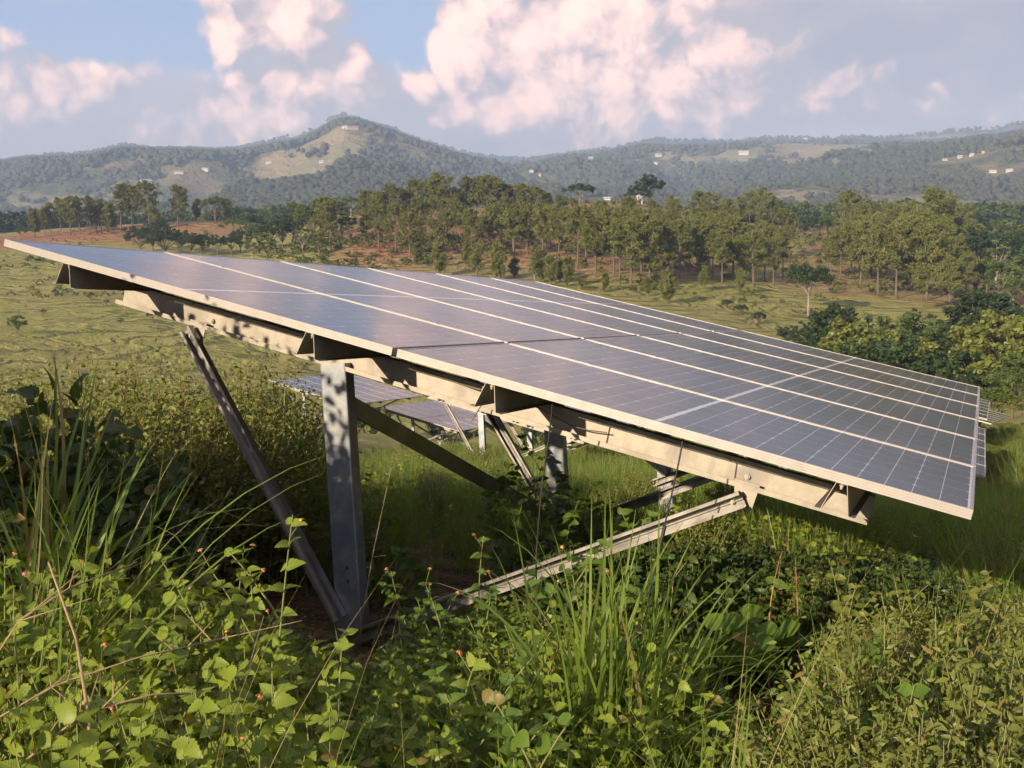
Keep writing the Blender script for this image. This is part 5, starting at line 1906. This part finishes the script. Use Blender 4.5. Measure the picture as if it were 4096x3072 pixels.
def stalk(pts, rad, label, matl='stem_dry', twigs=0, cat='stalk', name='dry_stalk', group=None):
    pts = [Vector(p) for p in pts]
    g = pts[0]
    b = Vector((g.x, g.y, H(g.x, g.y)))
    root = empty(name, b)
    pts = [b + Vector((0, 0, -.03))] + pts[1:] if pts[0].z < b.z + .15 else [b + Vector((0, 0, -.03))] + pts
    mb = MB()
    n = len(pts)
    mb.tube([p - b for p in pts], [rad * (1 - .6 * i / (n - 1)) for i in range(n)], 5)
    mb.build('stem', M[matl], root, True)
    for i in range(twigs):
        k = HR.randrange(1, n)
        p = pts[k - 1].lerp(pts[k], HR.random()) - b
        e = p + Vector((HR.gauss(0, .06), HR.gauss(0, .06), HR.uniform(.02, .09)))
        m2 = MB()
        m2.tube([p, e], [rad * .4, rad * .15], 4)
        m2.build('twig', M[matl], root)
    tag(root, label, cat, group)


stalk([P(200, 1700, 2.3), P(192, 1550, 2.3), P(165, 1380, 2.35), P(105, 1215, 2.45)], .006, 'bare brown stalk leaning left in the lower left corner', twigs=5)
stalk([P(-60, 1500, 2.5), P(40, 1340, 2.6), P(150, 1270, 2.75), P(296, 1214, 2.9)], .005, 'long straw stalk slanting up to the right at the left edge', twigs=3)
stalk([P(60, 1640, 2.2), P(180, 1540, 2.3), P(330, 1500, 2.4), P(480, 1495, 2.5)], .005, 'grey dead twig lying low across the lower left weeds', twigs=8)
stalk([P(-20, 1560, 2.3), P(120, 1480, 2.4), P(300, 1420, 2.5), P(520, 1370, 2.7)], .004, 'pale seed stalk reaching right over the lower left weeds', twigs=12)
stalk([P(480, 1650, 2.6), P(530, 1470, 2.7), P(570, 1330, 2.9)], .004, 'thin upright brown stalk under the tall lantana', twigs=2)
stalk([P(760, 1400, 4.6), P(805, 1200, 4.6), P(845, 1010, 4.7)], .004, 'thin bare stalk beside the right side of the steel post', twigs=2)
stalk([P(1440, 1400, 3.9), P(1455, 1250, 3.9), P(1500, 1190, 3.95)], .003, 'fine bent straw behind the grass clump', twigs=2)


def shrub(px, py, Y, hgt, rad, twigs, per, leaf, lm, label, group=None, tmpl=T_HERB, sm='stem_dry', name='shrub'):
    g = P(px, py, Y)
    b = Vector((g[0], g[1], H(g[0], g[1]) - .03))
    root = empty(name, b)
    st, lv = shrub_mesh(HR.randrange(10000), hgt, rad, twigs, per, leaf, lm, tmpl, sm)
    root.rotation_euler.z = SUN_TURN + HR.gauss(0, .4)
    new_obj('stems', joined('stems', st), root)
    new_obj('foliage', joined('foliage', [lv]), root)
    tag(root, label, 'shrub', group)


def top_h(px, py, Y):
    g = P(px, py, Y)
    return g[2] - H(g[0], g[1])


shrub(150, 1000, 4.4, top_h(150, 815, 4.4), .55, 60, 26, .085, 'herb_dark', 'dark broad leaved bush behind the tall grass at the left', None, T_LANT)
shrub(250, 1010, 4.9, top_h(250, 870, 4.9), .42, 50, 24, .075, 'herb_dark', 'smaller dark bush right of the dark broad leaved one', None, T_LANT)
shrub(40, 1000, 4.8, top_h(40, 850, 4.8), .5, 55, 24, .08, 'herb_dark', 'dark bush at the very left edge behind the grass', None, T_LANT)
SB = ('sunlit olive bush in the thicket left of the post', 'olive bushes of the left thicket')
for px, py, Y, rad in [(60, 800, 7.0, .8), (160, 780, 7.6, .8), (250, 765, 7.2, .75), (330, 760, 7.8, .8), (400, 790, 7.0, .65), (470, 765, 8.2, .75), (520, 790, 7.4, .6), (560, 770, 8.8, .8), (610, 800, 8.4, .6), (300, 840, 6.2, .55), (380, 870, 6.0, .5), (210, 830, 6.2, .6), (480, 880, 6.2, .5), (120, 840, 6.2, .6), (-30, 790, 7.0, .8)]:
    shrub(px, py, Y, top_h(px, py - 45, Y), rad, 80, 60, .036, 'bush' if HR.random() < .7 else 'herb_dry', *SB, T_SMALL)
MW = ('low green weed bush between the post and the left thicket', 'weed bushes left of the post')
for px, py, Y in [(420, 1080, 6.0), (500, 1060, 6.3), (560, 1050, 6.2), (330, 1080, 5.6), (620, 1060, 6.4), (470, 1010, 6.8), (590, 980, 7.0), (390, 980, 6.8), (660, 1010, 6.8)]:
    shrub(px, py, Y, max(.4, top_h(px, py - 30, Y)), .38, 44, 34, .036, HR.choice(['herb', 'herb_dry', 'bush']), *MW)
# shrubs on the slope beyond the tables
SV = ('green bush on the slope just beyond the grass at the right', 'bushes beyond the right grass')
for x, y, h_ in [(20, 44, 2.2), (23, 46, 2.6), (26, 50, 2.6), (24, 41, 1.8), (28, 55, 3.2), (22, 52, 2.6), (30, 60, 3.4), (18.5, 50, 2.0), (26, 44, 2.0), (32, 66, 3.6), (25, 60, 3.0), (34, 72, 4.0), (29, 70, 3.4), (38, 80, 4.5), (35, 64, 3.4), (21, 60, 2.5), (40, 88, 4.6), (33, 84, 4.2)]:
    tree_at('broad', (x, y, H(x, y) - .1), h_, SV[0], SV[1], cat='shrub')
VL = ('dark bush low in the valley behind the table', 'bushes low in the valley')
for x, y, h_ in [(-14, 62, 3.2), (-9, 66, 3.0), (-18, 68, 3.4), (-4, 70, 3.0), (2, 72, 3.2), (-24, 64, 2.8), (8, 74, 3.4), (-12, 76, 3.4)]:
    tree_at('dark', (x, y, H(x, y) - .1), h_, VL[0], VL[1], cat='shrub')

# the thicket goes on beyond the left edge and keeps the foot of the post in shade
th = []
for s_ in (301, 302, 303):
    st, lv = shrub_mesh(s_, 2.1, .55, 110, 60, .06, 'bush', T_HERB)
    th.append(joined('thicket_bush', st + [lv]))
tx = np.array([-2.65, -2.75, -2.85, -3.5, -3.7, -3.3])
ty = np.array([2.7, 3.3, 3.9, 3.0, 3.7, 2.5])
scatter('left_thicket', np.stack([tx, ty, height(tx, ty)], 1), np.stack([0 * tx, 0 * tx, SUN_TURN + RG.normal(0, .6, len(tx))], 1), RG.uniform(.92, 1.08, len(tx)), RG.integers(0, 3, len(tx)), th, 'tall bushes going on beyond the left edge', 'undergrowth')

# ------------------------------------------------------------------ houses, masts and stones far off
M['wall_white'] = plain_mat('white_wall', (.50, .49, .47), (.42, .41, .39), .3, .8)
M['wall_pink'] = plain_mat('pink_wall', (.42, .30, .27), (.38, .28, .25), .3, .8)
M['wall_orange'] = plain_mat('orange_wall', (.66, .36, .16), (.60, .32, .15), .3, .8)
M['roof_tin'] = plain_mat('tin_roof', (.40, .40, .41), (.32, .32, .32), .4, .5)
M['roof_red'] = plain_mat('red_roof', (.36, .14, .09), (.28, .11, .08), .4, .8)
M['window'] = plain_mat('dark_window', (.03, .035, .04), (.05, .055, .06), .4, .2)
M['mast'] = plain_mat('mast_steel', (.30, .28, .28), (.38, .34, .34), 1, .6)
M['rock'] = plain_mat('stone', (.40, .34, .29), (.55, .49, .43), .9, .9, .6, .2)


def house(px, py, w, h, label, wall='wall_white', roof='roof_tin', storeys=1, depth=None, y0=950.0, y1=3250.0, pos=None):
    """w, h: size in the 2212 wide view"""
    g = ground_at(px, py, y0, y1, 1200) if pos is None else pos
    if g is None:
        return
    k = (4096 / 2212) / FPX * math.hypot(g[0], g[1])
    W_, H_ = w * k, h * k
    D_ = depth or W_ * .6
    yaw = -math.atan2(g[0], g[1]) + HR.uniform(-.35, .35)
    root = empty('house', (g[0], g[1], g[2]), Matrix.Rotation(yaw, 3, 'Z'))
    mb = MB()
    mb.box((-W_ / 2, -D_ / 2, -H_ * .8), (W_ / 2, D_ / 2, H_))
    mb.build('wall', M[wall], root)
    e = .06 * W_
    mb = MB()
    r_ = H_ * .32
    mb.add([(-W_ / 2 - e, -D_ / 2 - e, H_), (W_ / 2 + e, -D_ / 2 - e, H_), (W_ / 2 + e, D_ / 2 + e, H_), (-W_ / 2 - e, D_ / 2 + e, H_), (-W_ / 2 - e, 0, H_ + r_), (W_ / 2 + e, 0, H_ + r_)],
           [(0, 1, 5, 4), (2, 3, 4, 5), (0, 4, 3), (1, 2, 5), (3, 2, 1, 0)])
    mb.build('roof', M[roof], root)
    nw_ = max(2, int(w / 4))
    for s in range(storeys):
        z0 = H_ * (s + .30) / storeys
        z1 = H_ * (s + .72) / storeys
        for i in range(nw_):
            x = -W_ / 2 + W_ * (i + .5) / nw_
            mb = MB()
            mb.box((x - W_ * .22 / nw_, -D_ / 2 - .06, z0), (x + W_ * .22 / nw_, -D_ / 2 + .2, z1))
            mb.build('window', M['window'], root)
    tag(root, label, 'house')


house(316, 401, 20, 9, 'white two storey house behind the broad pine of the left crest', storeys=2)
house(386, 374, 18, 4, 'pale long house in the woods right of the two storey house')
house(444, 368, 14, 4, 'small white house high in the woods above the round tree')
house(581, 352, 14, 4, 'white long house on the slope left of the grassy spur')
house(695, 352, 10, 4, 'white house at the top of the grassy spur')
house(760, 278, 24, 5, 'pink and white terraced building just under the summit', 'wall_pink', 'roof_tin', 2)
house(742, 276, 7, 3, 'small white annex left of the summit building')
house(1276, 346, 9, 6, 'white house alone right of the saddle')
house(1166, 380, 5, 4, 'tiny orange house in the saddle woods', 'wall_orange', 'roof_red')
house(1100, 368, 8, 3, 'small pale house left in the saddle')
house(1148, 371, 9, 3, 'pale house near the tiny orange one')
house(1312, 432, 16, 5, 'long white house low on the mountain behind the dark crest tree')
house(1298, 436, 9, 4, 'small white house left of the long low one')
house(1335, 329, 8, 3, 'white house below the shorter mast')
house(1422, 337, 13, 4, 'white house cluster piece under the tall mast')
house(1414, 321, 9, 4, 'orange roofed house right below the tall mast', 'wall_orange', 'roof_red')
house(1416, 354, 10, 3, 'low white house below the cluster under the mast')
house(1606, 333, 20, 6, 'large white house left of the bare mountain face', storeys=2)
house(1739, 305, 12, 3, 'white house on the ridge line above the bare face')
house(1905, 318, 8, 3, 'small white house high on the right ridge, left one')
house(2008, 320, 12, 3, 'long white house high on the right ridge')
house(2041, 347, 9, 3, 'left house of the row on the right mountain slope')
house(2074, 341, 9, 4, 'middle house of the row on the right mountain slope')
house(2099, 337, 8, 4, 'right house of the row on the right mountain slope')
house(2124, 331, 5, 3, 'yellowish small house above the row on the right', 'wall_orange')
house(2145, 373, 13, 4, 'white house lower down at the right edge')
house(2182, 370, 13, 4, 'pale double house nearest the right edge')


def mast(px, py_base, py_top, label):
    a_ = math.atan2(*P(px, py_base, 1.0)[:2])
    r_ = R_RIDGE
    x, y = r_ * math.sin(a_), r_ * math.cos(a_)
    z0 = H(x, y)
    k = (4096 / 2212) / FPX * r_
    h_ = (py_base - py_top) * k
    root = empty('radio_mast', (x, y, z0))
    for i in range(3):
        t = 2 * math.pi * i / 3
        mb = MB()
        mb.tube([(math.cos(t) * 1.1, math.sin(t) * 1.1, -2), (math.cos(t) * .55, math.sin(t) * .55, h_)], .28, 4)
        mb.build('mast_leg', M['mast'], root)
    mb = MB()
    q = 0
    while q * 3.0 < h_ - 3:
        s = 1.1 - .55 * q * 3 / h_
        for i in range(3):
            t, t2 = 2 * math.pi * i / 3, 2 * math.pi * (i + 1) / 3
            mb.tube([(math.cos(t) * s, math.sin(t) * s, q * 3), (math.cos(t2) * s, math.sin(t2) * s, q * 3 + 3)], .12, 3)
        q += 1
    mb.build('lattice_bracing', M['mast'], root)
    mb = MB()
    mb.tube([(0, 0, h_ - 1), (0, 0, h_ + 6)], .2, 5)
    mb.build('antenna', M['mast'], root)
    tag(root, label, 'mast')


mast(953, 317, 303, 'first thin mast on the ridge right of the summit')
mast(994, 326, 310, 'second thin mast down the ridge from the summit')
mast(1055, 334, 318, 'third thin mast in the saddle of the ridge')
mast(1400, 306, 284, 'tallest mast on the ridge right of the middle')
mast(1352, 312, 300, 'short mast left of the tallest one')

# the small white building under the big hilltop tree
g = ground_at(1381, 441)
if g is not None:
    k = (4096 / 2212) / FPX * math.hypot(g[0], g[1])
    root = empty('chapel', g, Matrix.Rotation(.2, 3, 'Z'))
    w_, h_ = 11 * k, 15 * k
    mb = MB()
    mb.box((-w_ / 2, -w_ * .45, -1), (w_ / 2, w_ * .45, h_))
    mb.build('wall', M['wall_white'], root)
    mb = MB()
    mb.add([(-w_ * .55, -w_ * .5, h_), (w_ * .55, -w_ * .5, h_), (w_ * .55, w_ * .5, h_), (-w_ * .55, w_ * .5, h_), (0, 0, h_ + 12 * k)], [(0, 1, 4), (1, 2, 4), (2, 3, 4), (3, 0, 4), (3, 2, 1, 0)])
    mb.build('pointed_roof', M['wall_white'], root)
    mb = MB()
    mb.box((-w_ * .15, -w_ * .46, 0), (w_ * .15, -w_ * .40, h_ * .55))
    mb.build('door', M['window'], root)
    tag(root, 'small white building with pointed roof under the hilltop tree', 'building')


def stone_mesh(seed):
    import bmesh
    rg = np.random.default_rng(seed)
    bm = bmesh.new()
    bmesh.ops.create_icosphere(bm, subdivisions=2, radius=1.0)
    v = np.array([q.co[:] for q in bm.verts])
    f = np.array([[q.index for q in p.verts] for p in bm.faces])
    bm.free()
    for _ in range(7):
        n = unit(rg.normal(size=3))
        d = v @ n
        v = v - np.outer(np.maximum(d - rg.uniform(.55, .8), 0), n)
    return np_mesh('stone', v * np.array([1, .8, .65]), f, M['rock'])


STONES = [stone_mesh(s) for s in (1, 2, 3)]


def stones(px, py, n, spread, size, label, group, y0=60.0):
    for i in range(n):
        g = ground_at(px + HR.uniform(-spread, spread), py + HR.uniform(-spread * .2, spread * .2), y0)
        if g is None:
            continue
        o = new_obj('stone', HR.choice(STONES))
        o.location = (g[0], g[1], g[2] + size * .2)
        s = size * HR.uniform(.5, 1.2)
        o.scale = (s, s, s)
        o.rotation_euler = (HR.gauss(0, .3), HR.gauss(0, .3), HR.uniform(0, 6.28))
        tag(o, label, 'stone', group)


stones(1668, 502, 9, 20, 1.0, 'pale stone in the heap on the right hill crest', 'stones of the crest heap')
stones(2096, 684, 8, 13, .55, 'brown stone in the heap at the edge of the right wood', 'stones of the wood edge heap')

# ------------------------------------------------------------------ say which one it is
ORD = ['first', 'second', 'third', 'fourth', 'fifth', 'sixth', 'seventh', 'eighth', 'ninth', 'tenth', 'eleventh', 'twelfth', 'thirteenth', 'fourteenth', 'fifteenth', 'sixteenth', 'seventeenth', 'eighteenth', 'nineteenth', 'twentieth',
       'twenty-first', 'twenty-second', 'twenty-third', 'twenty-fourth', 'twenty-fifth', 'twenty-sixth', 'twenty-seventh', 'twenty-eighth', 'twenty-ninth', 'thirtieth']


def tell_apart(group, phrases, bands=1):
    """split a group into bands from the farthest to the nearest and count each band from the left"""
    os_ = [o for o in col.objects if o.parent is None and o.get('group') == group]
    os_.sort(key=lambda o: -o.location.y)
    k = math.ceil(len(os_) / bands)
    for b in range(bands):
        part = sorted(os_[b * k:(b + 1) * k], key=lambda o: o.location.x / max(o.location.y, .1))
        for i, o in enumerate(part):
            o['label'] = phrases[b].replace('#', ORD[min(i, 29)] + ' from the left')


tell_apart('pines on the far left crest', ['pine of the far left crest stand, #'])
tell_apart('thicket trees above the left panel edge', ['dark tree of the thicket above the left panel edge, #'])
tell_apart('wood left of the pine hill', ['tree in the back of the wood left of the pine hill, #', 'tree in the front of the wood left of the pine hill, #'], 2)
tell_apart('pines on the crest of the middle hill', ['crest pine against the mountain on the middle hill, #'])
tell_apart('pines on the reddish hill face', ['pine highest on the reddish hill face, #', 'pine in the upper half of the reddish hill face, #', 'pine in the lower half of the reddish hill face, #', 'pine low on the reddish hill face, #'], 4)
tell_apart('young pines at the foot of the middle hill', ['young pine at the foot of the middle hill, #'])
tell_apart('trees behind the bare slope', ['dark tree in the line behind the bare slope, #'])
tell_apart('pines of the right hand wood', ['pine in the back rows of the right wood, #', 'pine along the front of the right wood, #'], 2)
tell_apart('dense wood at the right edge', ['leafy tree in the back of the right edge wood, #', 'leafy tree in the front of the right edge wood, #'], 2)
tell_apart('wide trees in the valley', ['round tree in the back row of the right valley, #', 'round tree in the middle row of the right valley, #', 'round tree in the front row of the right valley, #'], 3)
tell_apart('umbrella trees on the pasture', ['low dark umbrella tree below the lone pasture tree, #'])
tell_apart('shrubs on the pasture', ['far shrub dotted on the green pasture, #', 'near shrub dotted on the green pasture, #'], 2)
tell_apart('lantana shoots of the lower left thicket', ['lantana shoot in the back of the lower left thicket, #', 'lantana shoot in the front of the lower left thicket, #'], 2)
tell_apart('leafy shoots below the slanting brace', ['green leafy shoot below the slanting brace, #'])
tell_apart('olive weed shoots at the lower right', ['olive weed shoot in the sunlit lower right patch, #'])
tell_apart('leafy shoots under the panels', ['dark leafy shoot standing under the panels, #'])
tell_apart('heart leaved plants in the shade', ['big heart leaved plant in the shade beside the grass clump, #'])
tell_apart('tall grass clumps at the left edge', ['tall arching grass clump at the left edge, #'])
tell_apart('grass tufts at the right edge', ['green grass tuft at the right edge below the panels, #'])
tell_apart('olive bushes of the left thicket', ['sunlit olive bush in the left thicket back row, #', 'sunlit olive bush in the left thicket front row, #'], 2)
tell_apart('weed bushes left of the post', ['low green weed bush left of the steel post, #'])
tell_apart('bushes beyond the right grass', ['far green bush beyond the right hand grass, #', 'near green bush beyond the right hand grass, #'], 2)
tell_apart('stones of the crest heap', ['pale stone in the heap on the right hill crest, #'])
tell_apart('stones of the wood edge heap', ['brown stone in the heap at the right wood edge, #'])
tell_apart('bushes low in the valley', ['dark bush low in the valley behind the table, #'])
# ------------------------------------------------------------------ haze in the air
hb = MB()
hb.box((-3850, -3850, -130), (3850, 3850, 545))
hm, N, out = mat('haze')
pv = N.n('ShaderNodeVolumePrincipled')
pv.inputs['Color'].default_value = (.47, .66, 1.0, 1)
pv.inputs['Density'].default_value = HAZE
pv.inputs['Anisotropy'].default_value = 0.0
N.t.links.new(pv.outputs[0], out.inputs['Volume'])
haze = tag(hb.build('haze', hm), kind='stuff')
